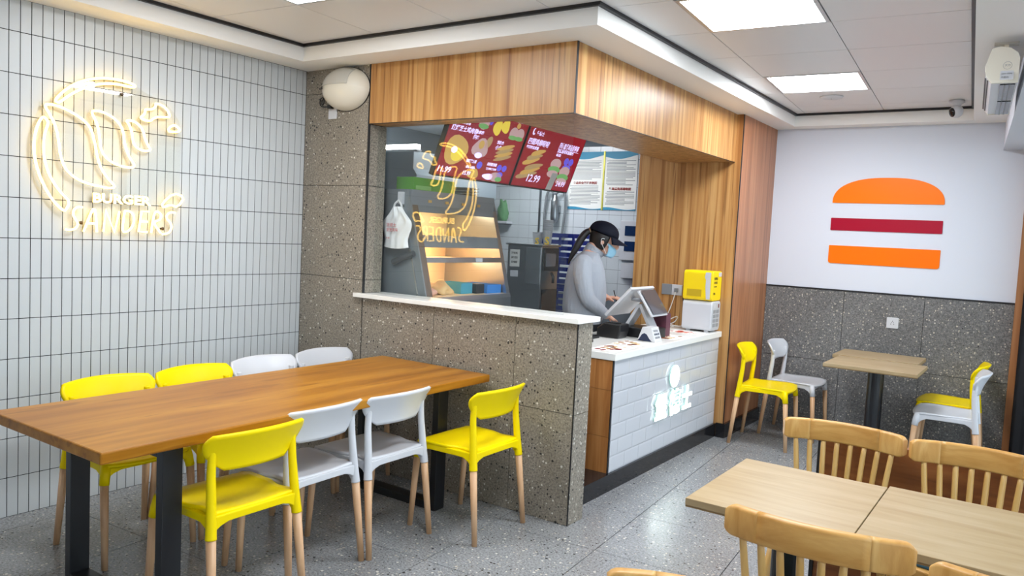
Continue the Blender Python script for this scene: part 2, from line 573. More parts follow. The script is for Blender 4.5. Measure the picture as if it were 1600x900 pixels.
# ---- back wall: plaster above, slabs below
wb = struct(MB().box(2.10, YB, -0.05, 5.0, YB + .14, 2.80).build('wall_back', 'plaster_white'), 'white plaster wall over a grey terrazzo dado')
bx = [2.1475, 2.798, 3.398, 3.998]
bk = MB().box(2.1475, YB - .002, 0.0, 3.999, YB + .001, 1.2).build('slab_backing', 'grout_dark', wb)
for k in range(3):
    for za, zb in ((0.0, .6), (.6, 1.2)):
        MB().box(bx[k] + SG, YB - 0.010, za + SG, bx[k + 1] - SG, YB - .002, zb - SG).build('slab', 'terrazzo_dado', wb)
struct(MB().box(2.1475, YB - .013, 1.2, 3.999, YB, 1.212).build('trim_2', 'black_trim'), 'black strip along the top of the dado')
# black plinths
struct(MB().box(2.1475, YW - .016, 0, 2.166, YB - .011, 0.115).box(2.092, YW - .016, 0, 2.1475, YW - .001, .115).build('baseboard_column', 'black_stone'), 'black stone plinth under the wood panelling')

# ---- raised kitchen floor with black edging
kf = MB().box(-0.75, XD + .001, -0.05, 2.0865, YW - .002, 0.108).box(-0.75, YW - .002, -0.05, 1.276, 2.74, 0.108)
struct(kf.build('floor_kitchen', 'black_stone'), 'raised black kitchen floor with a polished edge')

# ---- kitchen walls and ceiling
kb = struct(MB().box(-0.9, 2.703, -0.05, 1.288, 2.83, 2.80).build('wall_kitchen_back', 'kitchen_grout'), 'white square tiled kitchen wall')
kt = 0.122
ktm = MB().box(0.0015, -0.003, 0.0015, kt - 0.0015, 0.0, kt - 0.0015).mesh('tile')
for i in range(15):
    for j in range(11):
        o = link('tile', ktm, 'kitchen_tile', kb)
        o.location = (1.276 - (i + 1) * kt, 2.703, 1.02 + j * kt)
struct(MB().box(-0.9, 0.16, -0.05, -0.78, 2.70, 2.80).build('wall_kitchen_left', 'steel_dark'), 'dull steel clad kitchen wall')
struct(MB().box(-0.78, XD, -0.05, 0.0, XD + .04, 2.80).build('wall_kitchen_front', 'steel_dark'), 'back of the corner column inside the kitchen')
struct(MB().box(-0.78, .1605, 2.46, 1.5895, 2.70, 2.50).build('ceiling_kitchen', mat('kitchen_ceiling', (196, 200, 204), .5)), 'grey kitchen ceiling')

# ---- ceiling: soffit border, recessed panel field, black trim strip
CA, CB, CC, CE, CG = 0.2355, -0.2305, 2.3313, 3.2256, 3.6334
cg = lambda y: CG + FK * (CE - y)
top = 2.80
sof = MB()
sof.prism([(0, YN), (CA, YN), (CA, CB), (0, CB)], top - ZS, (0, 0, ZS))
sof.prism([(0, CB), (CC, CB), (CC, 0.012), (0, 0.012)], top - ZS, (0, 0, ZS))
sof.prism([(2.082, 0.012), (CC, 0.012), (CC, YB), (2.082, YB)], top - ZS, (0, 0, ZS))
sof.prism([(CC, CE), (cg(CE), CE), (cg(YB), YB), (CC, YB)], top - ZS, (0, 0, ZS))
sof.prism([(cg(YN), YN), (5.0, YN), (5.0, YB), (cg(YB), YB)], top - ZS, (0, 0, ZS))
struct(sof.build('ceiling_soffit', 'plaster_soffit'), 'white dropped border around the ceiling')
ceil = struct(MB().box(-0.14, YN - .12, 2.69, 5.0, YB + .14, 2.90).build('ceiling', 'grout_dark'), 'pale metal panel ceiling')
regs = [[(-1, 0, -CA), (1, 0, CC), (0, 1, CB), (0, -1, -YN)], [(-1, 0, -CC), (1, FK, CG + FK * CE), (0, 1, CE), (0, -1, -YN)]]
CO = (3.2145, 0.531)
LIGHTS = [(-1, -1), (-1, 2), (-4, -3), (-1, -4)]
for i in range(-7, 3):
    for j in range(-10, 6):
        if (i, j) in LIGHTS:
            continue
        for rg in regs:
            c = clip_poly(grid_cell(CO, i, j, 0.005), rg)
            if c and area(c) > 0.001:
                MB().prism(c, 0.012, (0, 0, ZT)).build('ceiling_panel', 'ceiling_panel', ceil)
tr = MB()
def strip(p, q, w=0.020, z0=ZT - .017, z1=ZT):
    p, q = Vector((p[0], p[1], 0)), Vector((q[0], q[1], 0))
    d = (q - p).normalized(); nn = Vector((-d.y, d.x, 0)) * w
    tr.prism([(p.x, p.y), (q.x, q.y), (q.x + nn.x, q.y + nn.y), (p.x + nn.x, p.y + nn.y)], z1 - z0, (0, 0, z0))
strip((CA, CB), (CA, YN)); strip((CC, CB), (CA, CB)); strip((CC, CE), (CC, CB - .02)); strip((cg(CE), CE), (CC, CE)); strip((cg(YN), YN), (cg(CE), CE))
struct(tr.build('trim_3', 'black_trim'), 'black strip between ceiling panels and soffit')
names_l = {(-1, -1): 'large white square light panel over the floor beside the wooden header',
           (-1, 2): 'white square light panel near the smoke detector',
           (-4, -3): 'white square light panel above the long wooden table',
           (-1, -4): 'white square light panel above the light wood tables',
           (-4, -6): 'white square light panel by the tiled wall, outside the picture',
           (-1, -7): 'white square light panel by the front window, outside the picture'}
for n_, (i, j) in enumerate(LIGHTS):
    c0 = grid_cell(CO, i, j, 0.006)
    cx, cy = sum(q[0] for q in c0) / 4, sum(q[1] for q in c0) / 4
    t = thing('ceiling_light', names_l.get((i, j), 'white square light panel over the seats behind the camera'), 'light', (cx, cy, ZT), 0, 'square ceiling light panels')
    ci_ = grid_cell(CO, i, j, 0.045)
    fm = MB()
    for k in range(4):
        a, b, c_, d = c0[k], c0[(k + 1) % 4], ci_[(k + 1) % 4], ci_[k]
        fm.prism([a, b, c_, d], 0.016, (0, 0, ZT - 0.003))
    fm.build('frame', 'aluminium', t)
    MB().prism(grid_cell(CO, i, j, 0.046), 0.008, (0, 0, ZT + .001)).build('diffuser', 'lamp_panel', t)

# ---- glazed shop front along the side, lintel beam above it
bm_ = MB()
bm_.prism([(fac_x(YN, .19), YN), (fac_x(YN, -.14), YN), (fac_x(YB, -.14), YB), (fac_x(YB, .19), YB)], ZS - 2.35, (0, 0, 2.35))
struct(bm_.build('wall_lintel', 'plaster_white'), 'white lintel beam above the shop front')
FO = -.075     # the frame stands a little outside the lintel's inner face
w2 = struct(MB().prism([(fac_x(YN, FO + .04), YN), (fac_x(YN, FO - .04), YN), (fac_x(3.29, FO - .04), 3.29), (fac_x(3.29, FO + .04), 3.29)], 0.09, (0, 0, -0.0)).build('window_2', 'black_metal'), 'black framed glazed shop front')
ys_ = [3.29, 3.17, 2.2, 1.1, 0.0, -1.1, -2.2, -3.3, YN]
for k, y in enumerate(ys_[:-1]):
    MB().prism([(fac_x(y, FO + .04), y - .05), (fac_x(y, FO - .04), y - .05), (fac_x(y, FO - .04), y), (fac_x(y, FO + .04), y)], 2.26, (0, 0, .09)).build('window_frame', 'black_metal', w2)
for k in range(0, len(ys_) - 1):
    ya, yb = ys_[k] - .05, ys_[k + 1]
    MB().prism([(fac_x(yb, FO + .004), yb), (fac_x(yb, FO - .004), yb), (fac_x(ya, FO - .004), ya), (fac_x(ya, FO + .004), ya)], 2.25, (0, 0, .095)).build('pane', 'facade_glass', w2)
struct(MB().box(4.046, 3.295, -.05, 4.20, YB, 2.35).build('wall_corner', 'black_metal'), 'dark pier beside the wooden jamb')
struct(MB().box(3.9995, 3.300, 0, 4.045, YB, 2.35).build('trim_4', 'jamb_wood'), 'brown wooden jamb at the end of the terrazzo dado')
# ---- plain wall behind the camera
struct(MB().box(-0.14, YN - .12, -0.13, 5.0, YN, 2.80).build('wall_near', 'plaster_white'), 'plain white wall facing the long table')
# ================================================================ LONG TABLE
def main_table():
    t = thing('dining_table', 'long thick wooden table with black steel frame legs against the terrazzo partition', 'table', (1.25, -1.13, 0))
    MB().box(0.835, -2.222, 0.708, 1.665, -0.042, 0.75).build('tabletop', 'table_wood', t, bevel=0.006)
    for y0, y1, dx in ((-1.97, -1.89, 0.0), (-0.31, -0.23, -0.092)):
        f = MB()
        a, b = 0.911, 1.617 + dx
        f.box(a, y0, 0.0, a + .042, y1, .707).box(b - .042, y0, 0, b, y1, .707)
        f.box(a + .042, y0, 0.0, b - .042, y1, .042).box(a + .042, y0, .665, b - .042, y1, .707)
        f.build('leg_frame', 'black_metal', t, bevel=0.002)
main_table()

# ================================================================ PLASTIC CHAIRS
def chair_seat():
    s = MB()
    def fn(u, v):
        w = 0.196 + 0.018 * u - 0.016 * max(0, 1 - abs(u - .30) / .22) ** 1.5 * 0.0
        if u < .42:
            w -= 0.020 * math.exp(-((u - .24) / .13) ** 2)
        rx = -0.172 + 0.387 * u
        y = (2 * v - 1)
        if u > .85:
            w *= 1 - 0.10 * ((u - .85) / .15) ** 2
        x = rx - 0.022 * (abs(y) ** 2.5) * (1 if u > .5 else 0) * ((u - .5) / .5 if u > .5 else 0)
        z = 0.452 - 0.012 * math.sin(PI * min(1, u * 1.15)) * (1 - y * y) - (0.012 * ((u - .8) / .2) ** 2 if u > .8 else 0) + 0.006 * y * y
        return (x, y * w, z)
    s.grid(fn, 18, 16)
    return s
def apron(mb, p, q, th, drop_a, drop_b, z=0.452):
    """side apron between two corner sockets, arched underneath"""
    p, q = Vector(p), Vector(q)
    L = (q - p).length
    r = (q - p) / L
    poly = []
    n_ = 12
    low = []
    for k in range(n_ + 1):
        a = k / n_
        e0 = max(0, 1 - a / .20) ** 2
        e1 = max(0, 1 - (1 - a) / .20) ** 2
        low.append((a * L, -0.030 - e0 * drop_a - e1 * drop_b))
    poly = low + [(L, 0.0), (0, 0.0)]
    nn = r.cross(Vector((0, 0, 1)))
    mb.prism(poly, th, Vector((p.x, p.y, z)) - nn * th / 2, r, (0, 0, 1))

def make_chair(name, colour, label, group):
    t = thing(name, label, 'chair', group=group, local=True)
    seat = chair_seat().build('seat', colour, t, smooth=True, solid=0.014)
    ap = MB()
    RY, FY = 0.190, 0.196
    apron(ap, (-.168, -RY, 0), (.175, -FY, 0), .024, .045, .045)
    apron(ap, (.175, FY, 0), (-.168, RY, 0), .024, .045, .045)
    apron(ap, (-.170, RY, 0), (-.170, -RY, 0), .024, .03, .03)
    apron(ap, (.180, -FY, 0), (.180, FY, 0), .018, .03, .03)
    ap.build('apron', colour, t, bevel=.004)
    for s in (-1, 1):
        # rear upright: socket for the wooden leg, post and backrest carrier in one
        pts = smooth_open([(-.176, s * .198, .368), (-.168, s * .193, .44), (-.160, s * .189, .52), (-.150, s * .186, .61), (-.152, s * .182, .700)], 2)
        rr = [.0215 - .007 * k / (len(pts) - 1) for k in range(len(pts))]
        MB().tube(pts, rr, 12).build('post', colour, t, smooth=True)
        MB().tube([(.186, s * .205, .368), (.180, s * .199, .41), (.172, s * .192, .452)], [.0205, .0215, .0205], 12).build('leg_socket', colour, t, smooth=True)
        MB().tube([(-.216, s * .213, 0.0), (-.1762, s * .198, .369)], [.0135, .0190], 14).build('leg', 'leg_wood', t, smooth=False)
        MB().tube([(.212, s * .212, 0.0), (.1862, s * .205, .369)], [.0135, .0185], 14).build('leg', 'leg_wood', t, smooth=False)
    for o in t.children:
        if o.name.startswith('leg') and not o.name.startswith('leg_socket'):
            for p in o.data.polygons:
                p.use_smooth = len(p.vertices) == 4
    b = MB()
    def fn(u, v):
        W = 0.226
        w = W * (1 - 0.40 * max(0, 1 - v / .80) ** 2.0 - 0.09 * max(0, (v - .72) / .28) ** 2.0)
        y = (2 * u - 1) * w
        q = y / W
        z = 0.612 + 0.142 * v + 0.010 * (1 - q * q) * v
        x = -.176 + 0.062 * q * q - 0.062 * v ** 1.5
        return (x, y, z)
    b.grid(fn, 26, 12)
    b.build('backrest', colour, t, smooth=True, solid=0.013)
    return t

Y0 = make_chair('dining_chair', 'plastic_yellow', 'yellow plastic chair at the near end of the long table, its whole back in view', 'yellow plastic chairs')
W0 = make_chair('dining_chair', 'plastic_white', 'white plastic chair tucked under the long table beside the nearest yellow chair', 'white plastic chairs')
Y0.location = (1.575, -1.66, 0); Y0.rotation_euler = (0, 0, PI)
W0.location = (1.475, -1.236, 0); W0.rotation_euler = (0, 0, PI + .02)
dup(W0, (1.492, -0.778, 0), PI - .0, 'white plastic chair tucked under the long table beside the yellow chair at its far end')
dup(Y0, (1.765, -0.328, 0), PI, 'yellow plastic chair pulled out at the far end of the long table by the partition')
dup(Y0, (0.722, -1.602, 0), 0, 'yellow plastic chair between table and tiled wall, nearest the table front')
dup(Y0, (0.722, -1.145, 0), .03, 'yellow plastic chair between table and tiled wall, next to a white one')
dup(W0, (0.692, -0.689, 0), 0, 'white plastic chair between table and tiled wall, next to a yellow one')
dup(W0, (0.688, -0.234, 0), 0, 'white plastic chair in the corner of tiled wall and partition')
dup(Y0, (2.435, 2.610, 0), .08, 'yellow plastic chair with its back to the wood panelling beside the counter')
dup(W0, (2.535, 3.085, 0), 0, 'white plastic chair with its back to the wood panelling in the corner')
dup(W0, (3.690, 2.620, 0), PI + .04, 'white plastic chair by the shop front facing the small tables')
dup(Y0, (3.655, 3.090, 0), PI - .02, 'yellow plastic chair by the shop front against the terrazzo dado')

# ================================================================ SMALL TABLES
def cafe_table(label, x0, y0, x1, y1, group):
    cx, cy = (x0 + x1) / 2, (y0 + y1) / 2
    t = thing('cafe_table', label, 'table', (cx, cy, 0), 0, group)
    top_ = MB().box(x0, y0, .7275, x1, y1, .75).build('tabletop', 'maple', t, bevel=.0015)
    MB().box(x0 + .001, y0 + .001, .722, x1 - .001, y1 - .001, .7272).build('shaded_edge_band', 'maple_edge_shaded', top_)  # dark strip paints the shaded edge of the top
    MB().lathe([(.045, .018), (.045, .700), (.11, .705), (.11, .7215)], 24, Matrix.Translation((cx, cy, 0))).build('pedestal', 'black_metal', t, smooth=False)
    MB().box(cx - .2, cy - .19, 0, cx + .2, cy + .19, .016).build('base_plate', 'black_metal', t, bevel=.003)
    return t
cafe_table('small light wood table with black pedestal standing nearer between the plastic chairs', 2.937, 2.170, 3.533, 2.676, 'light wood cafe tables')
cafe_table('small light wood table standing against the terrazzo dado behind a like one', 2.880, 2.720, 3.468, 3.150, 'light wood cafe tables')
cafe_table('light wood table with an open end toward the counter among spindle chairs', 3.322, -1.262, 3.806, -0.672, 'light wood cafe tables')
cafe_table('light wood table butted against a like one on the shop front side', 3.8095, -1.255, 4.300, -0.650, 'light wood cafe tables')

# ================================================================ SPINDLE CHAIRS (local: faces +y)
mat('pad_green', (34, 92, 62), 0.8)
mat('pad_teal', (44, 92, 120), 0.8)
def spindle_chair(label, group):
    t = thing('spindle_chair', label, 'chair', group=group, local=True)
    W = .236
    def rail_xy(a):          # a in -1..1 : curved rail, ends come forward
        return (a * W, -.215 + 0.055 * a * a)
    prof = rrect(.032, .088, .009, 3)
    m_ = len(prof)
    for nm, a0, a1, mt, n_ in (('rail_end', -1, -.60, 'spindle_end', 12), ('top_rail', -.5985, .5785, 'spindle_wood', 14), ('rail_end', .58, 1, 'spindle_end', 12)):
        vs = []
        for k in range(n_ + 1):
            a = a0 + (a1 - a0) * k / n_
            x, y = rail_xy(a)
            sl = math.atan2(2 * .055 * a / W, 1)
            e = max(0, (abs(a) - .88) / .12)
            hsc = 1 - .30 * e ** 3
            for px, pz in prof:
                vs.append((x - math.sin(sl) * px, y + math.cos(sl) * px, .776 + pz * hsc - .004 * a * a))
        fs = [(i * m_ + j, i * m_ + (j + 1) % m_, (i + 1) * m_ + (j + 1) % m_, (i + 1) * m_ + j) for i in range(n_) for j in range(m_)]
        fs += [tuple(range(m_)), tuple(n_ * m_ + j for j in range(m_))]
        MB().add(vs, fs).build(nm, mt, t, smooth=False)
    for o in t.children:
        if 'rail' in o.name:
            for p in o.data.polygons:
                p.use_smooth = len(p.vertices) == 4
    ns = 8
    for k in range(ns):
        a = -.80 + 1.60 * k / (ns - 1)
        x, y = rail_xy(a)
        xb, yb = a * .195, -.175 + .02 * a * a
        pts = [(xb, yb, .432), ((x + xb) / 2 * 1.0, (y + yb) / 2 + .004, .59), (x, y, .742)]
        MB().tube(smooth_open(pts, 1), [.0085, .0095, .0105, .011, .0105, .0095], 8).build('spindle', 'spindle_rod', t, smooth=True)
    seat = MB().prism(smooth_closed([(-.20, -.205), (.20, -.205), (.222, -.10), (.225, .12), (.17, .215), (-.17, .215), (-.225, .12), (-.222, -.10)], 2), .030, (0, 0, .405)).build('seat', 'spindle_wood', t, bevel=.006)
    MB().prism(smooth_closed([(-.17, -.15), (.17, -.15), (.195, -.05), (.195, .12), (.15, .19), (-.15, .19), (-.195, .12), (-.195, -.05)], 2), .022, (0, 0, .4355)).build('seat_pad', 'pad_green', t, bevel=.008)
    for sx in (-1, 1):
        for sy, yt in ((-1, -.15), (1, .15)):
            MB().tube([(sx * .215, yt * 1.36, 0), (sx * .190, yt * 1.18, .2), (sx * .165, yt, .408)], [.011, .017, .0145], 10).build('leg', 'spindle_rod', t, smooth=True)
        MB().tube([(sx * .196, -.19, .17), (sx * .196, .19, .17)], .009, 8).build('stretcher', 'spindle_rod', t, smooth=True)
    MB().tube([(-.196, 0, .17), (.196, 0, .17)], .009, 8).build('stretcher', 'spindle_rod', t, smooth=True)
    return t
G_SP = 'wooden spindle back chairs'
S0 = spindle_chair('wooden spindle chair on the near side of the light tables, whole rail in view', G_SP)
S0.location = (3.732, -1.225, 0); S0.rotation_euler = (0, 0, .06)
def sp(loc, rz, label, pad=None):
    r = dup(S0, loc, rz, label, G_SP)
    if pad:
        for c in r.children:
            if c.name.startswith('seat_pad'):
                c.data = c.data.copy(); c.data.materials.clear(); c.data.materials.append(M[pad])
    return r
sp((3.548, -0.290, 0), PI + .02, 'wooden spindle chair on the far side of the light table, nearer the counter')
sp((4.035, -0.310, 0), PI - .02, 'wooden spindle chair on the far side of the light tables, next to the shop front', 'pad_teal')
sp((4.256, -1.285, 0), .04, 'wooden spindle chair showing only a rail corner, nearest the shop front', 'pad_teal')
sp((3.700, -2.165, 0), PI + .10, 'wooden spindle chair showing only a rail end above the bare floor')

# low wooden divider behind the far spindle chairs
t = thing('low_divider', 'low reddish brown wooden divider standing behind the spindle chairs', 'divider', (3.85, .03, 0))
MB().box(3.440, 0.010, 0, 4.235, 0.045, .735).build('panel', 'divider_wood', t, bevel=.002)
MB().box(3.424, 0.004, 0, 3.4395, 0.051, .738).build('end_strip', 'black_trim', t)
# ================================================================ SERVICE COUNTER
YC0, YC1 = 0.668, YW - 0.018
ct = thing('service_counter', 'white glossy tiled service counter with wooden end panel', 'counter', (1.8, 1.55, .108))
MB().box(1.50, YC0 + .012, .108, 2.066, YC1, .8055).build('body', 'counter_grout', ct)
for k, (za, zb) in enumerate(((.108, .33), (.332, .62), (.622, .8055))):
    MB().box(1.50, YC0, za, 2.064, YC0 + .0118, zb).build('end_panel', 'end_panel_wood', ct)
MB().box(2.0642, YC0 - .001, .108, 2.0688, YC0 + .014, .8055).build('edge_strip', 'black_trim', ct)
ROWH, TLW = (.8055 - .108) / 7, .205
def bev_tile(y0, y1, z0, z1):
    b = .010
    xa, xb = 2.0662, 2.0740
    m = MB()
    m.add([(xa, y0, z0), (xa, y1, z0), (xa, y1, z1), (xa, y0, z1), (xb - .0016, y0, z0), (xb - .0016, y1, z0), (xb - .0016, y1, z1), (xb - .0016, y0, z1),
           (xb, y0 + b, z0 + b), (xb, y1 - b, z0 + b), (xb, y1 - b, z1 - b), (xb, y0 + b, z1 - b)],
          [(0, 3, 2, 1), (0, 1, 5, 4), (1, 2, 6, 5), (2, 3, 7, 6), (3, 0, 4, 7), (4, 5, 9, 8), (5, 6, 10, 9), (6, 7, 11, 10), (7, 4, 8, 11), (8, 9, 10, 11)])
    return m
for r in range(7):
    y = YC0 + .014 - (TLW / 2 if r % 2 else 0)
    while y < YC1 - .004:
        ya, yb = max(y, YC0 + .014), min(y + TLW, YC1)
        if yb - ya > .03:
            bev_tile(ya + .0008, yb - .0008, .108 + r * ROWH + .0008, .108 + (r + 1) * ROWH - .0008).build('tile', 'counter_tile', ct)
        y += TLW
wt = MB().box(1.462, YC0 - .010, .806, 2.086, YW - .001, .85).build('worktop', 'quartz_white', bevel=.003)
tag(wt, 'white quartz worktop on the tiled service counter', 'worktop')
# illuminated emblem on the counter front
lg = thing('lit_sign', 'glowing white disc over three glowing characters on the counter front', 'sign', (2.0745, 1.56, .45))
mdisc = Matrix.Translation((2.0750, 1.585, .602)) @ Matrix.Rotation(PI / 2, 4, 'Y')
MB().lathe([(.070, 0), (.078, .002), (.078, .014)], 36, mdisc).build('disc_edge', 'logo_edge', lg)
MB().lathe([(.0775, .0142), (.0775, .018)], 36, mdisc).build('disc', 'logo_light', lg)
for chr_, yy in (('堡', 1.285), ('德', 1.520), ('士', 1.745)):
    zz = .345
    lettering(chr_, (2.0750, yy, zz), (0, 1, 0), (0, 0, 1), .185, 'logo_edge', lg, extrude=.006, bold=.006, lift=0, name='letter_edge')
    lettering(chr_, (2.0750 + .0125, yy, zz), (0, 1, 0), (0, 0, 1), .185, 'logo_light', lg, extrude=.0025, bold=.006, lift=0, name='letter')

# ================================================================ THINGS ON THE COUNTER
ZC = .8505
def slabq(mb, p0, p1, ya, yb, th):
    """flat panel between (x,z) points p0 -> p1, spanning y, thickness th below/behind"""
    p0, p1 = Vector((p0[0], 0, p0[1])), Vector((p1[0], 0, p1[1]))
    d = (p1 - p0); L = d.length; d.normalize()
    mb.prism([(0, 0), (yb - ya, 0), (yb - ya, L), (0, L)], th, p0 + Vector((0, ya, 0)), (0, 1, 0), d)
pos = thing('cash_register', 'white till with two tilted screens on the worktop', 'cash register', (1.80, 1.6, ZC))
m = MB(); slabq(m, (1.605, .985), (1.800, 1.195), 1.42, 1.80, -.022); main = m.build('staff_screen', 'plastic_white', pos, bevel=.004)
m = MB(); slabq(m, (1.596, .996), (1.780, 1.194), 1.435, 1.785, .002); m.build('display', 'screen_black', main)
m = MB(); slabq(m, (1.945, 1.015), (1.826, 1.188), 1.47, 1.73, -.016); cs = m.build('customer_screen', 'plastic_white', pos, bevel=.003)
m = MB(); slabq(m, (1.9465, 1.029), (1.837, 1.188), 1.482, 1.718, .0012)
mat('screen_grey', (52, 52, 58), .08, emit=.10, emit_rgb=(150, 150, 160)); m.build('display', 'screen_grey', cs)
m = MB(); slabq(m, (1.690, ZC + .07), (1.790, 1.090), 1.545, 1.655, .024); m.build('arm', 'plastic_white', pos, bevel=.004)
m = MB(); slabq(m, (1.905, ZC + .07), (1.815, 1.090), 1.545, 1.655, -.024); m.build('arm', 'plastic_white', pos, bevel=.004)
MB().tube([(1.70, 1.6, 1.115), (1.88, 1.6, 1.100)], .014, 10).build('hinge', 'plastic_white', pos, smooth=True)
MB().prism(rrect(.30, .22, .02, 4, 1.80, 1.60), .07, (0, 0, ZC)).build('base', 'plastic_black', pos, bevel=.006)
rp = thing('receipt_printer', 'black receipt printer in front of the till', 'printer', (1.72, 1.34, ZC))
MB().prism([(0, 0), (.17, 0), (.185, .05), (.185, .10), (.06, .105), (0, .065)], .14, (1.60, 1.44, ZC), (1, 0, 0), (0, 0, 1)).build('body', 'plastic_black', rp, bevel=.008)
MB().box(1.655, 1.335, ZC + .1035, 1.765, 1.35, ZC + .1075).build('paper_slot', 'screen_black', rp)
kb_ = thing('keyboard', 'black keyboard lying beside the receipt printer', 'keyboard', (1.60, 1.05, ZC))
MB().box(1.52, .88, ZC, 1.66, 1.24, ZC + .018).build('body', 'plastic_black', kb_, bevel=.003)
for i in range(4):
    for j in range(10):
        MB().box(1.528 + i * .032, .888 + j * .0345, ZC + .0182, 1.554 + i * .032, .916 + j * .0345, ZC + .024).build('key', 'plastic_black', kb_)
ms = MB().lathe([(.02, 0), (.032, .004), (.030, .018), (.016, .028)], 16, Matrix.Translation((1.715, .985, ZC))).build('computer_mouse', 'plastic_black', smooth=True)
tag(ms, 'small black computer mouse beside the keyboard', 'mouse')
ts = thing('table_sign', 'small white wedge shaped sign with a navy curve on the worktop', 'sign', (1.96, 1.42, ZC))
MB().prism([(0, 0), (.135, 0), (.100, .098), (.035, .098)], .118, (1.885, 1.485, ZC), (1, 0, 0), (0, 0, 1)).build('body', 'plastic_white', ts, bevel=.003)
MB().prism([(.004, .002), (.110, .002), (.092, .018), (.070, .048), (.052, .056), (.034, .046), (.016, .016)], .0012, (1.885, 1.367, ZC), (1, 0, 0), (0, 0, 1)).build('navy_curve', 'ink_navy', ts)
_u = Vector((-.035, 0, .098)).normalized()
for k, (tx, w_) in enumerate((('欢迎光临', .07), ('请扫码点餐', .08), ('谢谢惠顾', .075))):
    lettering(tx, Vector((1.885 + .135, 1.385, ZC)) + _u * (.072 - .024 * k), (0, 1, 0), _u, .016, 'ink_grey' if k != 1 else 'ink_navy', ts, extrude=.0003, width=w_)
bb = MB().box(1.80, 1.755, ZC, 1.925, 1.835, ZC + .165).build('carton', mat('carton_maroon', (92, 48, 62), .5), bevel=.002)
tag(bb, 'maroon carton standing behind the till', 'carton')
# flat menus on the worktop
def flat_menu(label, x0, y0, x1, y1, base, bits, seed):
    rnd = random.Random(seed)
    o = thing('menu_sheet', label, 'menu', ((x0 + x1) / 2, (y0 + y1) / 2, ZC), 0, 'menus lying on the worktop')
    MB().box(x0, y0, ZC, x1, y1, ZC + .0012).build('sheet', base, o)
    for k_, c_ in enumerate(bits):
        for _ in range(7):
            a, b = rnd.uniform(x0 + .02, x1 - .04), rnd.uniform(y0 + .02, y1 - .05)
            rr_ = rnd.uniform(.010, .024)
            MB().prism([(a + rr_ * math.cos(q * PI / 4) * rnd.uniform(.6, 1.1), b + 1.4 * rr_ * math.sin(q * PI / 4)) for q in range(8)], .0005, (0, 0, ZC + .0012 + .0002 * k_)).build('printed_picture', c_, o)
mat('paper', (244, 243, 238), .5); mat('print_gold', (206, 170, 92), .5); mat('print_brown', (150, 84, 40), .5); mat('print_red', (206, 72, 44), .5); mat('print_pink', (226, 150, 134), .5); mat('print_maroon', (130, 38, 48), .5)
flat_menu('white menu sheet with gold and maroon food pictures at the near end of the worktop', 1.86, .72, 2.05, 1.02, 'paper', ['print_gold', 'print_brown', 'print_maroon'], 3)
flat_menu('white menu sheet with golden pictures in front of the receipt printer', 1.84, 1.06, 2.03, 1.30, 'paper', ['print_gold', 'print_brown'], 5)
flat_menu('white menu sheet with golden pictures between table sign and carton', 1.87, 1.62, 2.05, 1.90, 'paper', ['print_gold', 'print_brown'], 9)
flat_menu('menu sheet with a red and pink picture in front of the white box', 1.80, 2.06, 2.05, 2.235, 'paper', ['print_pink', 'print_red', 'print_red'], 12)

# stacked charger boxes
bx_ = thing('power_bank_station', 'white rounded charging station box with button panel on the worktop', 'charging box', (1.94, 2.39, ZC))
X0b, X1b, Y0b, Y1b, Z0b, Z1b = 1.825, 2.064, 2.285, 2.482, ZC + .012, 1.092
pr = [(Y0b + (Y1b - Y0b) * 0 + q[0], q[1]) for q in rrect(Y1b - Y0b, Z1b - Z0b, .030, 5, (Y1b - Y0b) / 2, (Z1b - Z0b) / 2)]
MB().prism([(q[0] - Y0b, q[1]) for q in pr], X1b - X0b, (X0b, Y0b, Z0b), (0, 1, 0), (0, 0, 1)).build('body', 'plastic_white', bx_, bevel=.006)
fp = MB().prism([(q[0] - Y0b, q[1]) for q in [(Y0b + a, b) for a, b in rrect(Y1b - Y0b - .026, Z1b - Z0b - .024, .022, 5, (Y1b - Y0b) / 2, (Z1b - Z0b) / 2)]], .003, (X1b - .0005, Y0b, Z0b), (0, 1, 0), (0, 0, 1)).build('button_panel', mat('panel_grey', (196, 200, 204), .35), bx_)
for i in range(4):
    for j in range(2):
        MB().box(X1b + .0025, Y0b + .035 + j * .068, Z0b + .030 + i * .036, X1b + .0045, Y0b + .090 + j * .068, Z0b + .056 + i * .036).build('slot', mat('slot_grey', (150, 155, 160), .4) if 'slot_grey' not in M else 'slot_grey', fp)
MB().box(X1b + .0025, Y0b + .035, Z0b + .178, X1b + .004, Y0b + .075, Z0b + .208).build('label_plate', 'plastic_white', fp)
MB().box(X1b + .0025, Y0b + .135, Z0b + .178, X1b + .004, Y0b + .155, Z0b + .208).build('display', mat('display_red', (110, 40, 44), .3), fp)
for yy in (Y0b + .03, Y1b - .05):
    MB().box(X0b + .03, yy, ZC, X0b + .06, yy + .02, ZC + .013).box(X1b - .06, yy, ZC, X1b - .03, yy + .02, ZC + .013).build('foot', 'plastic_white', bx_)
by = thing('power_bank_station', 'yellow rounded charging station box on top of the white one', 'charging box', (1.94, 2.39, Z1b))
Zy = Z1b + .004
hh = .232
MB().prism(rrect(Y1b - Y0b, hh, .026, 5, (Y1b - Y0b) / 2, hh / 2), X1b - X0b, (X0b - .004, Y0b, Zy), (0, 1, 0), (0, 0, 1)).build('body', mat('box_yellow', (250, 216, 10), .35), by, bevel=.006)
MB().box(X0b + .03, Y0b - .0015, Zy + .03, X1b - .09, Y0b + .002, Zy + .085).build('vent', mat('vent_yellow', (196, 164, 20), .5), by)
MB().prism([(0, 0), (.030, 0), (.030, .21), (-.012, .21), (-.018, .17), (-.008, .15), (-.010, .10)], .0015, (X1b - .050, Y0b - .0005, Zy + .012), (1, 0, 0), (0, 0, 1)).build('white_wave', 'plastic_white', by)
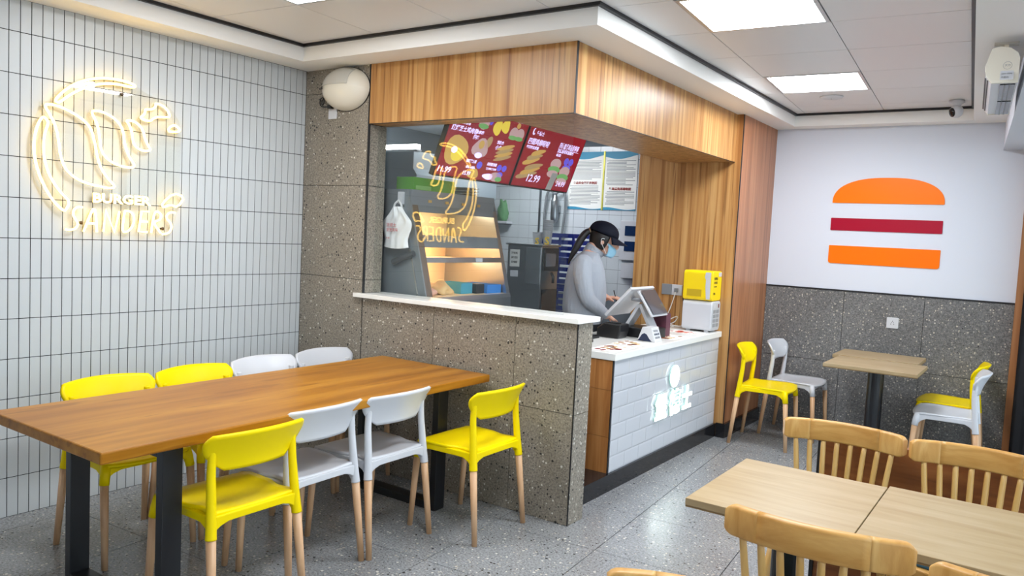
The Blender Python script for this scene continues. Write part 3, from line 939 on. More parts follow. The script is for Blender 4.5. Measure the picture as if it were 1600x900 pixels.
for tx, zz, s_, w_ in (('免押金', .165, .026, .075), ('充电宝', .135, .022, .070), ('扫码即租', .108, .012, .06), ('街电', .050, .020, .035)):
    lettering(tx, (X1b - .004, Y0b + .03, Zy + zz), (0, 1, 0), (0, 0, 1), s_, 'ink_black', by, extrude=.0003, width=w_)
MB().box(X1b - .0045, Y0b + .125, Zy + .19, X1b - .0022, Y1b - .012, Zy + .222).build('sticker', 'plastic_white', by)

sk = thing('wall_socket', 'grey and white socket pair on the wood panel beside the yellow box', 'socket', (1.64, YW, 1.15))
MB().box(1.553, YW - .012, 1.105, 1.641, YW - .0005, 1.192).build('blank_plate', 'plastic_grey', sk, bevel=.003)
MB().box(1.643, YW - .012, 1.105, 1.731, YW - .0005, 1.192).build('socket_plate', 'plastic_white', sk, bevel=.003)
MB().box(1.672, YW - .035, 1.130, 1.702, YW - .0125, 1.165).build('plug', 'plastic_grey', sk, bevel=.004)
cbm = MB().tube(smooth_open([(1.685, YW - .03, 1.135), (1.665, YW - .05, 1.02), (1.63, YW - .08, .90), (1.70, YW - .12, .865), (1.80, YW - .10, .864), (1.822, YW - .09, .90)], 3), .0042, 8)
tag(cbm.build('power_cable', mat('cable_white', (225, 222, 214), .4), smooth=True), 'white cable looping from the socket to the white box', 'cable')
cbm = MB().tube(smooth_open([(1.60, YW - .03, .864), (1.66, YW - .10, .90), (1.74, YW - .06, .95), (1.70, YW - .04, .88), (1.64, YW - .10, .864), (1.74, YW - .16, .862)], 3), .0042, 8)
tag(cbm.build('power_cable', 'cable_white', smooth=True), 'tangled white cable heaped on the worktop behind the till', 'cable')
cbm = MB().tube(smooth_open([(1.745, YW - .012, 1.10), (1.755, YW - .012, 1.0), (1.748, YW - .012, .92), (1.79, YW - .02, .87), (1.822, YW - .05, .88)], 3), .004, 8)
tag(cbm.build('power_cable', 'plastic_black', smooth=True), 'black cable hanging down the wood panel behind the boxes', 'cable')
# ================================================================ KITCHEN
mat('warm_board', (232, 206, 164), .55)
mat('heat_lamp', (255, 220, 160), .5, emit=15.0, emit_rgb=(255, 230, 192))
bn = thing('kitchen_bench', 'steel bench under the food warmer inside the kitchen', 'bench', (.6, 1.35, .108))
MB().box(.22, .24, .86, 1.00, 2.40, .90).build('bench_top', 'steel', bn, bevel=.003)
for x in (.26, .94):
    for y in (.30, 1.32, 2.34):
        MB().tube([(x, y, .108), (x, y, .86)], .02, 10).build('leg', 'steel', bn, smooth=True)
MB().box(.26, .30, .30, .94, 2.34, .32).build('shelf', 'steel', bn)

def wx(z):
    return .905 - (z - 1.10) * .27
fw = thing('food_warmer', 'steel food warmer with sloped glass front behind the screen', 'food warmer', (.6, .73, .90))
YA, YBb = .275, 1.195
side = [(.25, .9005), (wx(1.0), .9005), (wx(1.08), 1.08), (wx(1.80), 1.80), (.25, 1.80)]
MB().prism(side, -.012, (0, YA - .012, 0), (1, 0, 0), (0, 0, 1)).build('side_panel', 'steel_dark', fw)
MB().prism(side, -.012, (0, YBb, 0), (1, 0, 0), (0, 0, 1)).build('side_panel', 'steel', fw)
MB().box(.262, YA, .9005, .28, YBb, 1.80).build('back_panel', 'warm_board', fw)
MB().box(.262, YA, .9005, wx(1.0) - .01, YBb, 1.085).build('base', 'steel', fw)
MB().box(.282, YA + .002, 1.086, wx(1.1) - .02, YBb - .002, 1.100).build('base_tray', 'warm_board', fw)
MB().box(.282, YA, 1.70, wx(1.75), YBb, 1.80).build('top_box', 'steel_dark', fw)
def bar(y0, y1, z0, z1, mm, nm, off=.0):
    MB().prism([(wx(z0) + off - .03, z0), (wx(z0) + off, z0), (wx(z1) + off, z1), (wx(z1) + off - .03, z1)], -(y1 - y0), (0, y0, 0), (1, 0, 0), (0, 0, 1)).build(nm, mm, fw)
bar(YA, YA + .055, 1.09, 1.70, mat('steel_brown', (118, 104, 92), .35, metal=.6), 'pillar')
bar(YBb - .03, YBb, 1.09, 1.70, 'steel', 'pillar')
bar(YA + .055, YBb - .03, 1.425, 1.505, 'steel_dark', 'cross_bar')
bar(YA + .055, YBb - .03, 1.325, 1.360, 'steel', 'cross_bar')
bar(YA + .055, YBb - .03, 1.655, 1.70, 'steel_dark', 'cross_bar')
bar(YA, YBb, 1.075, 1.100, 'steel', 'cross_bar', .012)
for z in (1.34, 1.49):
    MB().box(.282, YA + .002, z - .008, wx(z) - .035, YBb - .002, z).build('shelf', 'warm_board', fw)
for z in (1.318, 1.466, 1.690):
    MB().box(.45, YA + .15, z - .010, .49, YBb - .15, z).build('heat_lamp', 'heat_lamp', fw)
for y in (.44, .62, .80, .98):
    MB().box(wx(1.73), y, 1.722, wx(1.75) + .008, y + .035, 1.74).build('latch', mat('brass', (200, 170, 100), .3, metal=.8) if 'brass' not in M else 'brass', fw)
MB().box(wx(1.342) - .004, .86, 1.330, wx(1.342) + .006, .93, 1.356).build('badge', 'plastic_white', fw)
MB().tube([(.632, .232, 1.318), (.800, .245, 1.384)], .020, 14).build('grip_tube', mat('tube_grey', (74, 78, 82), .4, metal=.4), fw, smooth=False)
MB().prism([(-.006, 0), (.006, 0), (.006, .7), (-.006, .7)], .005, (wx(1.1) - .065, YA - .0125, 1.10), (1, 0, 0), (-.26, 0, .966)).build('edge_strip', 'steel_bright', fw)

# crates and paper in the warmer
def crate(label, x0, y0, x1, y1, z0, h, m_):
    o = thing('plastic_crate', label, 'crate', ((x0 + x1) / 2, (y0 + y1) / 2, z0), 0, 'crates in the food warmer')
    b = .006
    MB().box(x0, y0, z0, x1, y1, z0 + .006).build('bottom', m_, o)
    MB().box(x0, y0, z0 + .006, x0 + b, y1, z0 + h).build('side', m_, o)
    MB().box(x1 - b, y0, z0 + .006, x1, y1, z0 + h).build('side', m_, o)
    MB().box(x0 + b, y0, z0 + .006, x1 - b, y0 + b, z0 + h).build('side', m_, o)
    MB().box(x0 + b, y1 - b, z0 + .006, x1 - b, y1, z0 + h).build('side', m_, o)
mat('crate_teal', (60, 150, 175), .45); mat('crate_blue', (34, 120, 200), .45)
crate('teal plastic crate in the food warmer beside crumpled paper', .60, .755, .80, .885, 1.101, .075, 'crate_teal')
crate('blue plastic crate in the food warmer at the end beside the drinks machine', .60, .985, .86, 1.155, 1.101, .062, 'crate_blue')
o = MB().box(.70, .888, 1.101, .835, .982, 1.170).build('black_box', 'plastic_black', bevel=.003)
tag(o, 'small black box between the two crates in the food warmer', 'box')
def blob(name, label, cat, c, r, m_, seed, amp=.28):
    rnd = random.Random(seed)
    bm2 = bmesh.new()
    bmesh.ops.create_icosphere(bm2, subdivisions=3, radius=1)
    ph = [(rnd.uniform(1.5, 3.5), rnd.uniform(0, 6)) for _ in range(6)]
    for v in bm2.verts:
        d = 1 + amp * (math.sin(v.co.x * ph[0][0] * 2 + ph[0][1]) * math.sin(v.co.y * ph[1][0] * 2 + ph[1][1]) + .5 * math.sin(v.co.z * ph[2][0] * 3 + v.co.x * ph[3][0] * 3 + ph[2][1]))
        v.co = Vector((v.co.x * r[0] * d, v.co.y * r[1] * d, max(-.55, v.co.z * d) * r[2])) + Vector((c[0], c[1], c[2] + .55 * r[2]))
    me = bpy.data.meshes.new(name); bm2.to_mesh(me); bm2.free()
    return tag(link(name, me, m_, smooth=True), label, cat)
mat('kraft', (224, 188, 132), .8)
blob('crumpled_paper', 'crumpled beige paper heap on the warmer tray', 'paper', (.72, .60, 1.101), (.10, .10, .055), 'kraft', 4)
blob('crumpled_paper', 'smaller pinkish beige paper lump beside the warmer pillar', 'paper', (.76, .43, 1.101), (.06, .06, .035), mat('paper_pink', (226, 180, 158), .8), 8)
gb = thing('carton', 'bright green carton on top of the food warmer', 'carton', (.55, .65, 1.80))
MB().box(.44, .44, 1.801, .60, .88, 1.895).build('body', mat('green_box', (96, 170, 40), .45), gb, bevel=.003)
MB().box(.601, .46, 1.812, .6022, .62, 1.84).build('print_band', mat('green_pale', (150, 205, 110), .5), gb)
tray = thing('steel_tray', 'stack of steel trays on top of the food warmer', 'trays', (.5, 1.05, 1.80))
for k in range(3):
    MB().lathe([(.07, 0), (.09, .012), (.11, .014), (.11, .018), (.088, .017), (.068, .005)], 20, Matrix.Translation((.56, 1.045, 1.801 + k * .022))).build('tray', 'steel_bright', tray, smooth=True)

# white carrier bag hanging at the warmer side
bg = thing('carrier_bag', 'white plastic carrier bag with red print hanging beside the food warmer', 'bag', (.665, .22, 1.42))
def bagfn(front):
    def fn(u, v):
        w = .118 * (1 - .62 * max(0, (v - .62) / .38) ** 1.3) * (1 - .08 * (1 - v) ** 3)
        x = .665 + (2 * u - 1) * w + .012 * math.sin(9 * v + 3 * u)
        z = 1.42 + .262 * v - .012 * math.sin(PI * u) * (1 - v)
        edge = (1 - (2 * u - 1) ** 2) ** .5
        y = .222 + (-.030 if front else .018) * edge * (1 - .5 * v) + .008 * math.sin(14 * u + 6 * v) * edge * v - .004 * math.sin(23 * u - 9 * v) * edge
        return (x, y, z)
    return fn
mb_ = MB().grid(bagfn(True), 22, 18).grid(bagfn(False), 22, 6)
mb_.build('bag_body', mat('bag_plastic', (232, 234, 236), .35), bg, smooth=True)
for s in (-1, 1):
    MB().tube(smooth_open([(.665 + s * .035, .225, 1.67), (.665 + s * .028, .222, 1.70), (.665, .228, 1.722)], 2), .007, 8).build('handle', 'bag_plastic', bg, smooth=True)
for tx, zz, w_ in (('堡德士', 1.552, .085), ('堡堡美味', 1.520, .10), ('外带', 1.470, .03)):
    lettering(tx, (.610, .183, zz), (1, 0, 0), (0, 0, 1), .026 if w_ > .05 else .014, mat('bag_red', (190, 70, 70), .5) if 'bag_red' not in M else 'bag_red', bg, width=w_, extrude=.0004)
hk = MB().box(.645, .240, 1.70, .685, .262, 1.78).build('hook', 'plastic_white', bg)

# ---- drinks machine
dm = thing('drinks_machine', 'stainless drinks machine with black control panel and notices', 'drinks machine', (.79, 1.67, .90))
MB().box(.63, 1.55, .9005, .95, 1.80, 1.455).build('body', 'steel', dm, bevel=.004)
MB().box(.615, 1.535, 1.4555, .965, 1.81, 1.470).build('lid', 'steel', dm, bevel=.003)
MB().box(.805, 1.543, 1.16, .945, 1.5495, 1.44).build('door', 'steel_bright', dm, bevel=.002)
MB().box(.655, 1.546, 1.285, .745, 1.5495, 1.42).build('notice', mat('notice_paper', (214, 214, 210), .6), dm)
MB().box(.665, 1.546, 1.205, .735, 1.5495, 1.255).build('notice', 'plastic_white', dm)
MB().box(.9505, 1.57, 1.26, .962, 1.79, 1.445).build('control_panel', 'plastic_black', dm, bevel=.003)
MB().box(.9622, 1.60, 1.30, .964, 1.74, 1.40).build('display', 'screen_grey', dm)
MB().box(.9505, 1.57, .91, .958, 1.79, 1.12).build('drip_bay', 'screen_black', dm)
MB().tube([(.965, 1.68, 1.25), (.985, 1.68, 1.22), (.985, 1.68, 1.17)], .012, 10).build('spout', 'plastic_black', dm, smooth=True)
for k, tx in enumerate(('冷饮机', '操作须知', '请勿触摸')):
    lettering(tx, (.668, 1.546, 1.385 - .036 * k), (1, 0, 0), (0, 0, 1), .02, 'ink_black', dm, extrude=.0003, width=.06)
def cup_stack(label, x, y, z, n_, r0, r1, h, step):
    o = thing('cup_stack', label, 'cups', (x, y, z), 0, 'paper cups on the drinks machine')
    for k in range(n_):
        MB().lathe([(r0, z + k * step), (r1, z + k * step + h), (r1 + .002, z + k * step + h), (r1 + .002, z + k * step + h - .004)], 20, Matrix.Translation((x, y, 0))).build('cup', 'plastic_white', o, smooth=True)
    sr = (Vector((C_TO.x, C_TO.y, 0)) - Vector((x, y, 0))).normalized()
    rr_ = sr.cross(Vector((0, 0, -1)))
    lettering('S', Vector((x, y, z)) + sr * (r1 + .004) - rr_ * .020, rr_, (0, 0, 1), .085 if n_ > 3 else .07, mat('cup_yellow', (226, 190, 30), .5) if 'cup_yellow' not in M else 'cup_yellow', o, extrude=.001, bold=.002, lift=.0, name='letter')
C_TO = Vector((4.2, -3.55, 1.5))
cup_stack('tall stack of white paper cups with a yellow letter on the drinks machine', .905, 1.69, 1.4705, 7, .032, .040, .11, .014)
cup_stack('short white paper cup with a yellow letter beside the tall cup stack', .815, 1.69, 1.4705, 2, .032, .042, .085, .010)

# ---- blue crates stacked beyond the machine
mat('crate_dark_blue', (18, 38, 128), .35)
for k in range(3):
    z0 = .9005 + k * .222
    o = thing('blue_crate', ['dark blue plastic crate, bottom of the stack beyond the drinks machine', 'dark blue plastic crate, middle of the stack beyond the drinks machine', 'dark blue plastic crate, top of the stack beyond the drinks machine'][k], 'crate', (.68, 2.18, z0), 0, 'dark blue crates stacked in the kitchen')
    MB().box(.62, 2.00, z0, .96, 2.36, z0 + .02).build('bottom', 'crate_dark_blue', o)
    MB().box(.605, 1.985, z0 + .185, .975, 2.00, z0 + .22).box(.605, 2.36, z0 + .185, .975, 2.375, z0 + .22).box(.605, 2.0, z0 + .185, .62, 2.36, z0 + .22).box(.96, 2.0, z0 + .185, .975, 2.36, z0 + .22).build('rim', 'crate_dark_blue', o)
    for r in range(3):
        za = z0 + .03 + r * .05
        MB().box(.62, 1.99, za, .96, 2.00, za + .035).build('slat', 'crate_dark_blue', o)
        MB().box(.96, 2.00, za, .97, 2.36, za + .035).build('slat', 'crate_dark_blue', o)
    for (xx, yy) in ((.612, 1.992), (.968, 1.992), (.612, 2.368), (.968, 2.368)):
        MB().box(xx - .008, yy - .008, z0 + .02, xx + .008, yy + .008, z0 + .185).build('corner_post', 'crate_dark_blue', o)

# ---- water filter and pipes on the tiled wall
wf = thing('water_filter', 'steel water filter with grey pipes on the tiled kitchen wall', 'water filter', (.37, 2.66, 1.7))
MB().lathe([(.02, 1.66), (.034, 1.68), (.036, 1.71), (.036, 1.86), (.030, 1.88), (.022, 1.90), (.022, 1.93)], 20, Matrix.Translation((.37, 2.64, 0))).build('cartridge', 'steel', wf, smooth=True)
MB().box(.335, 2.665, 1.76, .405, 2.6995, 1.82).build('bracket', 'steel', wf)
for s, xx in ((0, .28), (1, .46)):
    MB().tube(smooth_open([(.37, 2.64, 1.93), (xx, 2.65, 1.98), (xx + (-.03 if s == 0 else .02), 2.66, 1.80), (xx - .03, 2.66, 1.40)], 3), .012, 8).build('pipe', 'plastic_grey', wf, smooth=True)
MB().box(.165, 2.685, 1.02, .185, 2.6995, 2.30).build('conduit', 'steel', wf)

# ---- notices on the tiled wall
def notice(label, x0, x1, z0, z1, title, tx0):
    o = thing('notice_board', label, 'notice', ((x0 + x1) / 2, 2.698, z0), 0, 'notices on the kitchen wall')
    Y = 2.6985
    MB().box(x0, Y - .004, z0, x1, Y, z1).build('sheet', 'paper', o)
    H = z1 - z0
    n_ = 16
    wm = mat('wave_blue', (60, 150, 185), .5) if 'wave_blue' not in M else 'wave_blue'
    up = [(x0 + (x1 - x0) * k / n_, z1 - .045 - .022 * math.sin(k / n_ * PI * 1.2)) for k in range(n_ + 1)]
    MB().prism([(x0, z1)] + up + [(x1, z1)], .0008, (0, Y - .0042, 0), (1, 0, 0), (0, 0, 1)).build('blue_wave', wm, o)
    lo = [(x0 + (x1 - x0) * k / n_, z0 + .016 + .010 * math.sin(k / n_ * PI * 1.6 + 1)) for k in range(n_ + 1)]
    MB().prism([(x1, z0)] + list(reversed(lo)) + [(x0, z0)], .0008, (0, Y - .0042, 0), (1, 0, 0), (0, 0, 1)).build('blue_wave', wm, o)
    rnd = random.Random(len(label))
    body = '食品安全管理人员应当遵守卫生制度和操作规程做好每日检查记录'
    lines = MB()
    z = z1 - .085
    zt = z0 + H * (.46 if title.startswith('食') else .36)
    while z > z0 + .045:
        if abs(z - zt) > .026:
            a = x0 + .018 + rnd.choice((0, 0, .012))
            b = x1 - .018 - rnd.choice((0, 0, .02, .09))
            lines.prism([(a, z), (b, z), (b, z + .0052), (a, z + .0052)], .0004, (0, Y - .0042, 0), (1, 0, 0), (0, 0, 1))
        z -= .0125
    lines.build('printed_lines', 'ink_grey', o)
    lettering(title, (x0 + .05, Y - .0044, zt - .008), (1, 0, 0), (0, 0, 1), .026, 'ink_red', o, extrude=.0004, width=(x1 - x0) - .10, bold=.0008)
notice('white notice with red heading half hidden by the menu screens', .475, .825, 1.795, 2.315, '食品安全管理员制度', 0)
notice('white notice with red heading next to the wood panel', .845, 1.165, 1.795, 2.315, '餐具清洗消毒制度', 0)
o = MB().box(.828, 2.690, 1.792, .842, 2.6995, 2.318).build('notice_strip', mat('strip_gold', (214, 206, 90), .35, metal=.3))
tag(o, 'gold strip between the two notices', 'strip')
# ---- fuse box
fb = thing('fuse_box', 'white fuse box with two dark windows beside the wood panel', 'fuse box', (1.12, 2.68, 1.2))
MB().box(1.055, 2.645, 1.36, 1.245, 2.6995, 1.705).build('body', 'plastic_white', fb, bevel=.004)
for z in (1.44, 1.575):
    MB().box(1.105, 2.640, z, 1.225, 2.6445, z + .085).build('window', mat('fuse_blue', (24, 46, 82), .15) if 'fuse_blue' not in M else 'fuse_blue', fb)
MB().box(1.075, 2.66, 1.20, 1.245, 2.6995, 1.335).build('cover', 'plastic_white', fb, bevel=.004)
# ---- ledge with a green pack
lg_ = MB().box(-.42, 2.60, 1.635, -.14, 2.6995, 1.66).build('wall_ledge', 'plastic_white', bevel=.003)
tag(lg_, 'white ledge on the kitchen wall behind the warmer', 'ledge')
blob('green_pack', 'green leafy pack on the white kitchen ledge', 'pack', (-.22, 2.645, 1.661), (.06, .035, .13), mat('pack_leaf', (96, 150, 100), .6), 11, .2)

# ---- extractor hood and its strip light, added kitchen fill lamp
eh = thing('extractor_hood', 'brushed steel extractor hood in the kitchen corner', 'hood', (-.4, 1.75, 1.83))
MB().prism([(-.775, 1.84), (-.06, 1.84), (-.06, 1.98), (-.10, 2.03), (-.10, 2.17), (-.775, 2.17)], -1.1, (0, 1.2, 0), (1, 0, 0), (0, 0, 1)).build('canopy', mat('hood_steel', (176, 188, 196), .3, metal=.6), eh, bevel=.004)
MB().box(-.775, 1.196, 1.825, -.055, 1.1995, 1.842).build('rim', 'steel_bright', eh)
sl = thing('strip_light', 'bright strip light above the extractor hood', 'light', (-.3, 1.24, 2.18))
MB().box(-.76, 1.21, 2.171, -.08, 1.27, 2.185).build('fitting', 'plastic_white', sl)
MB().box(-.75, 1.215, 2.1855, -.09, 1.265, 2.225).build('tube', mat('strip_lamp', (255, 255, 255), .5, emit=10), sl)
# (frame and diffuser)
kl = thing('kitchen_fill_light', 'added white square fill light panel in the kitchen ceiling', 'light', (.5, 1.9, 2.444))  # panel added to brighten the kitchen
MB().box(.20, 1.60, 2.448, .80, 2.20, 2.4595).build('frame', 'aluminium', kl)
MB().box(.22, 1.62, 2.444, .78, 2.18, 2.4478).build('diffuser', mat('kitchen_fill_lamp', (255, 255, 255), .5, emit=LAMP * .5, emit_rgb=(246, 250, 255)), kl)

# ================================================================ MENU SCREENS
mat('screen_red', (120, 22, 34), .2, emit=.42, emit_rgb=(150, 26, 46))
mat('screen_dark_red', (110, 14, 26), .25, emit=.5, emit_rgb=(112, 16, 30))
mat('ink_lilac', (220, 210, 255), .4, emit=.75, emit_rgb=(214, 204, 255))
mat('pic_gold', (196, 160, 84), .4, emit=.45, emit_rgb=(190, 150, 80))
mat('pic_yellow', (226, 200, 70), .4, emit=.5, emit_rgb=(220, 196, 70))
mat('pic_green', (110, 170, 100), .4, emit=.4, emit_rgb=(110, 170, 100))
mat('pic_bun', (186, 150, 150), .4, emit=.45, emit_rgb=(186, 156, 160))
mat('pic_blue', (96, 84, 210), .4, emit=.5, emit_rgb=(96, 84, 210))
mat('pic_tan', (170, 140, 96), .4, emit=.42, emit_rgb=(170, 140, 96))
SU_ = Vector((.168, 0, .446)).normalized()
SR_ = Vector((0, 1, 0))
SN_ = SR_.cross(SU_)
def screen(label, y0, y1, xb, zb, H):
    o = thing('menu_screen', label, 'screen', (xb, y0, zb), 0, 'menu screens over the kitchen')
    O = Vector((xb, y0, zb))
    W_ = y1 - y0
    MB().prism([(0.004, 0), (W_ - .004, 0), (W_ - .004, H), (0.004, H)], .035, O - SN_ * .035, SR_, SU_).build('casing', 'plastic_black', o)
    MB().prism([(.012, .012), (W_ - .012, .012), (W_ - .012, H - .010), (.012, H - .010)], .001, O + SN_ * .0002, SR_, SU_).build('display', 'screen_red', o)
    return o, O
def ell(o, O, cx, cy, rx, ry, m_, n_=18, ang=0.0, lift=.0016, wob=0):
    ca, sa = math.cos(ang), math.sin(ang)
    P = []
    for k in range(n_):
        a = 2 * PI * k / n_
        q = 1 + wob * math.sin(3 * a + cx * 9)
        ex, ey = rx * math.cos(a) * q, ry * math.sin(a) * q
        P.append((cx + ex * ca - ey * sa, cy + ex * sa + ey * ca))
    MB().prism(P, .0006, O + SN_ * lift, SR_, SU_).build('picture', m_, o)
def stx(o, O, tx, x, y, s_, w_, m_='ink_lilac', shear=.12):
    lettering(tx, O + SR_ * x + SU_ * y + SN_ * .0022, SR_, SU_, s_, m_, o, extrude=.0003, bold=.0008, width=w_, lift=0, shear=shear)
ZSB = 1.890
o, O = screen('menu screen full of small food pictures, seen through the glass', .275, 1.132, .90, ZSB, .49)
stx(o, O, '嫩烤芝士鸡肉卷', .035, .318, .040, .27)
ell(o, O, .15, .19, .115, .10, 'pic_gold', wob=.06); ell(o, O, .17, .16, .06, .045, 'pic_yellow', lift=.002); ell(o, O, .13, .19, .03, .022, 'ink_lilac', lift=.0024)
stx(o, O, '11.99', .03, .035, .055, .13)
ell(o, O, .145, .415, .10, .05, 'pic_tan'); stx(o, O, '四宝盒', .09, .39, .05, .11); stx(o, O, '限时特惠组合', .08, .365, .018, .13)
ell(o, O, .345, .405, .055, .05, 'pic_bun'); ell(o, O, .345, .378, .055, .018, 'pic_green', lift=.002); ell(o, O, .415, .43, .022, .035, 'pic_blue')
ell(o, O, .50, .39, .045, .055, 'pic_yellow', wob=.1); ell(o, O, .585, .41, .045, .05, 'pic_yellow', ang=.4, wob=.1); stx(o, O, '鸡翅根', .515, .455, .026, .07)
ell(o, O, .70, .375, .05, .045, 'pic_bun'); ell(o, O, .775, .375, .05, .045, 'pic_bun'); ell(o, O, .70, .345, .05, .016, 'pic_green', lift=.002); ell(o, O, .775, .345, .05, .016, 'pic_green', lift=.002); ell(o, O, .73, .435, .022, .02, 'pic_gold')
stx(o, O, '双人堡餐', .70, .458, .020, .085)
ell(o, O, .39, .23, .085, .065, 'pic_bun', wob=.12); ell(o, O, .39, .255, .03, .03, 'pic_gold', lift=.002); ell(o, O, .39, .18, .04, .02, 'ink_lilac', lift=.002); ell(o, O, .46, .28, .03, .045, 'pic_tan', ang=-.4)
stx(o, O, '全家桶', .29, .325, .024, .08); stx(o, O, '超值', .275, .285, .030, .06)
for k in range(4):
    ell(o, O, .665, .19 + k * .026, .10, .015, 'pic_gold' if k % 2 else 'pic_tan', ang=.25, lift=.0016 + .0003 * k)
stx(o, O, '鸡柳条', .545, .285, .026, .08); stx(o, O, '小食', .545, .245, .036, .07)
stx(o, O, '培根芝士堡', .285, .125, .024, .11); stx(o, O, '新品', .30, .085, .018, .10); ell(o, O, .44, .115, .03, .026, 'pic_blue'); ell(o, O, .40, .05, .06, .035, 'pic_gold', wob=.1); stx(o, O, '15.99', .29, .035, .040, .08)
stx(o, O, '田园脆鸡堡', .52, .125, .024, .11); stx(o, O, '双层鸡排', .52, .095, .016, .12); ell(o, O, .67, .118, .028, .024, 'pic_blue'); ell(o, O, .73, .118, .028, .024, 'pic_blue'); ell(o, O, .70, .07, .035, .02, 'pic_blue'); ell(o, O, .66, .05, .07, .034, 'pic_bun'); ell(o, O, .70, .035, .04, .018, 'pic_green', lift=.002); ell(o, O, .57, .045, .06, .022, 'ink_lilac', wob=.1)
o, O = screen('menu screen with big strips and a twelve price, overlapping the wall notices', 1.140, 1.958, .90, ZSB, .49)
ell(o, O, .07, .425, .018, .026, 'ink_lilac'); ell(o, O, .078, .43, .012, .018, 'screen_red', lift=.002)
stx(o, O, '堡德士', .105, .408, .034, .10)
stx(o, O, '四翅鸡柳啵啵', .035, .335, .052, .28); stx(o, O, '每周四五优惠', .035, .300, .026, .16)
for k in range(6):
    ell(o, O, .15 + .030 * (k % 3), .10 + k * .036, .13 - .008 * k, .020, 'pic_gold' if k % 2 else 'pic_tan', ang=.22 + .05 * (k % 2), lift=.0016 + .0002 * k, wob=.08)
stx(o, O, '12.99', .18, .055, .080, .17)
stx(o, O, '超值套餐单品价特享', .455, .350, .050, .29); stx(o, O, '汉堡加可乐加薯条', .455, .315, .026, .24); stx(o, O, '任选', .455, .285, .022, .07)
MB().prism([(.455, .338), (.76, .338), (.76, .341), (.455, .341)], .0005, O + SN_ * .0016, SR_, SU_).build('rule_line', 'ink_lilac', o)
for cx, cy in ((.50, .17), (.66, .12)):
    ell(o, O, cx, cy + .05, .075, .045, 'pic_bun', lift=.0018); ell(o, O, cx, cy + .005, .085, .03, 'pic_green', lift=.002); ell(o, O, cx, cy - .03, .08, .03, 'pic_bun', lift=.0022)
ell(o, O, .635, .255, .034, .030, 'pic_blue'); ell(o, O, .705, .255, .034, .030, 'pic_blue'); ell(o, O, .665, .205, .06, .025, 'pic_blue')
stx(o, O, '24.99', .60, .05, .060, .13)
MB().prism([(.475, .012), (.555, .012), (.575, .150), (.495, .150)], .0010, O + SN_ * .0034, SR_, SU_).build('white_card', mat('card_white', (214, 218, 216), .3), o)
for m_ in ('screen_red', 'screen_dark_red', 'ink_lilac', 'pic_gold', 'pic_yellow', 'pic_green', 'pic_bun', 'pic_blue', 'pic_tan', 'screen_grey', 'logo_edge'):
    M[m_].cycles.emission_sampling = 'NONE'
# hangers hold the screens to the kitchen ceiling
for k, yy in enumerate((.45, .95, 1.35, 1.80)):
    h_ = MB().tube([(1.045, yy, 2.315), (1.045, yy, 2.4595)], .010, 8).build('screen_hanger', 'plastic_black', bpy.data.objects['menu_screen' if k < 2 else 'menu_screen.001'])
# ================================================================ PERSON AT THE TILL
mat('skin', (205, 160, 138), .5); mat('sweater', (160, 166, 175), .85, spec=.2); mat('trousers', (26, 27, 32), .8); mat('hair', (24, 20, 20), .45)
mat('cap_black', (16, 20, 34), .75, spec=.2); mat('mask_blue', (150, 200, 226), .7); mat('mask_white', (236, 240, 242), .7); mat('eye_dark', (30, 22, 20), .3); mat('shoe', (20, 20, 20), .5)
_nt, _n, _l, _p = nodes(M['sweater'])
_nz = _n.new('ShaderNodeTexNoise'); _nz.inputs['Scale'].default_value = 9; _nz.inputs['Detail'].default_value = 3
_bp = _n.new('ShaderNodeBump'); _bp.inputs['Strength'].default_value = .6; _bp.inputs['Distance'].default_value = .02
_l.new(_nz.outputs['Fac'], _bp.inputs['Height']); _l.new(_bp.outputs['Normal'], _p.inputs['Normal'])
PX, PY = 1.30, 1.70
PM = Matrix.Translation((PX, PY, 0)) @ Matrix.Rotation(math.radians(34.8), 4, 'Z')
person = thing('person', 'person in grey sweater, black cap and blue mask working behind the till', 'person', (PX, PY, .108))
def ellip(mb, c, r, rot=None, nu=20, nv=12):
    rot = rot or Matrix()
    vs = []; fs = []
    for j in range(nv + 1):
        th = PI * j / nv
        for i in range(nu):
            a = 2 * PI * i / nu
            q = rot @ Vector((r[0] * math.sin(th) * math.cos(a), r[1] * math.sin(th) * math.sin(a), r[2] * math.cos(th)))
            vs.append(Vector(c) + q)
    for j in range(nv):
        for i in range(nu):
            i2 = (i + 1) % nu
            fs.append((j * nu + i, (j + 1) * nu + i, (j + 1) * nu + i2, j * nu + i2))
    mb.add(vs, fs)
def loft(mb, secs, nu=28):
    vs = []; fs = []
    for z, cx, rx, ry in secs:
        for i in range(nu):
            a = 2 * PI * i / nu
            vs.append((cx + rx * math.copysign(abs(math.cos(a)) ** .85, math.cos(a)), ry * math.copysign(abs(math.sin(a)) ** .85, math.sin(a)), z))
    k = len(secs)
    for j in range(k - 1):
        for i in range(nu):
            i2 = (i + 1) % nu
            fs.append((j * nu + i, j * nu + i2, (j + 1) * nu + i2, (j + 1) * nu + i))
    fs.append(tuple(reversed(range(nu)))); fs.append(tuple((k - 1) * nu + i for i in range(nu)))
    mb.add(vs, fs)
def limb(mb, pts, rads):
    P = smooth_open([tuple(p) + (r,) for p, r in zip(pts, rads)], 2)
    mb.tube([p[:3] for p in P], [p[3] for p in P], 16)
    ellip(mb, pts[0], (rads[0],) * 3); ellip(mb, pts[-1], (rads[-1],) * 3)
B = MB()
loft(B, [(.84, -.03, .125, .165), (.92, -.035, .150, .180), (1.00, -.035, .162, .186), (1.10, -.030, .165, .186), (1.20, -.030, .156, .186), (1.29, -.030, .142, .190), (1.355, -.028, .118, .180), (1.40, -.018, .090, .135), (1.435, 0, .066, .080), (1.47, .015, .055, .058), (1.52, .045, .053, .054)])
RH = Matrix.Rotation(math.radians(22), 4, 'Y')
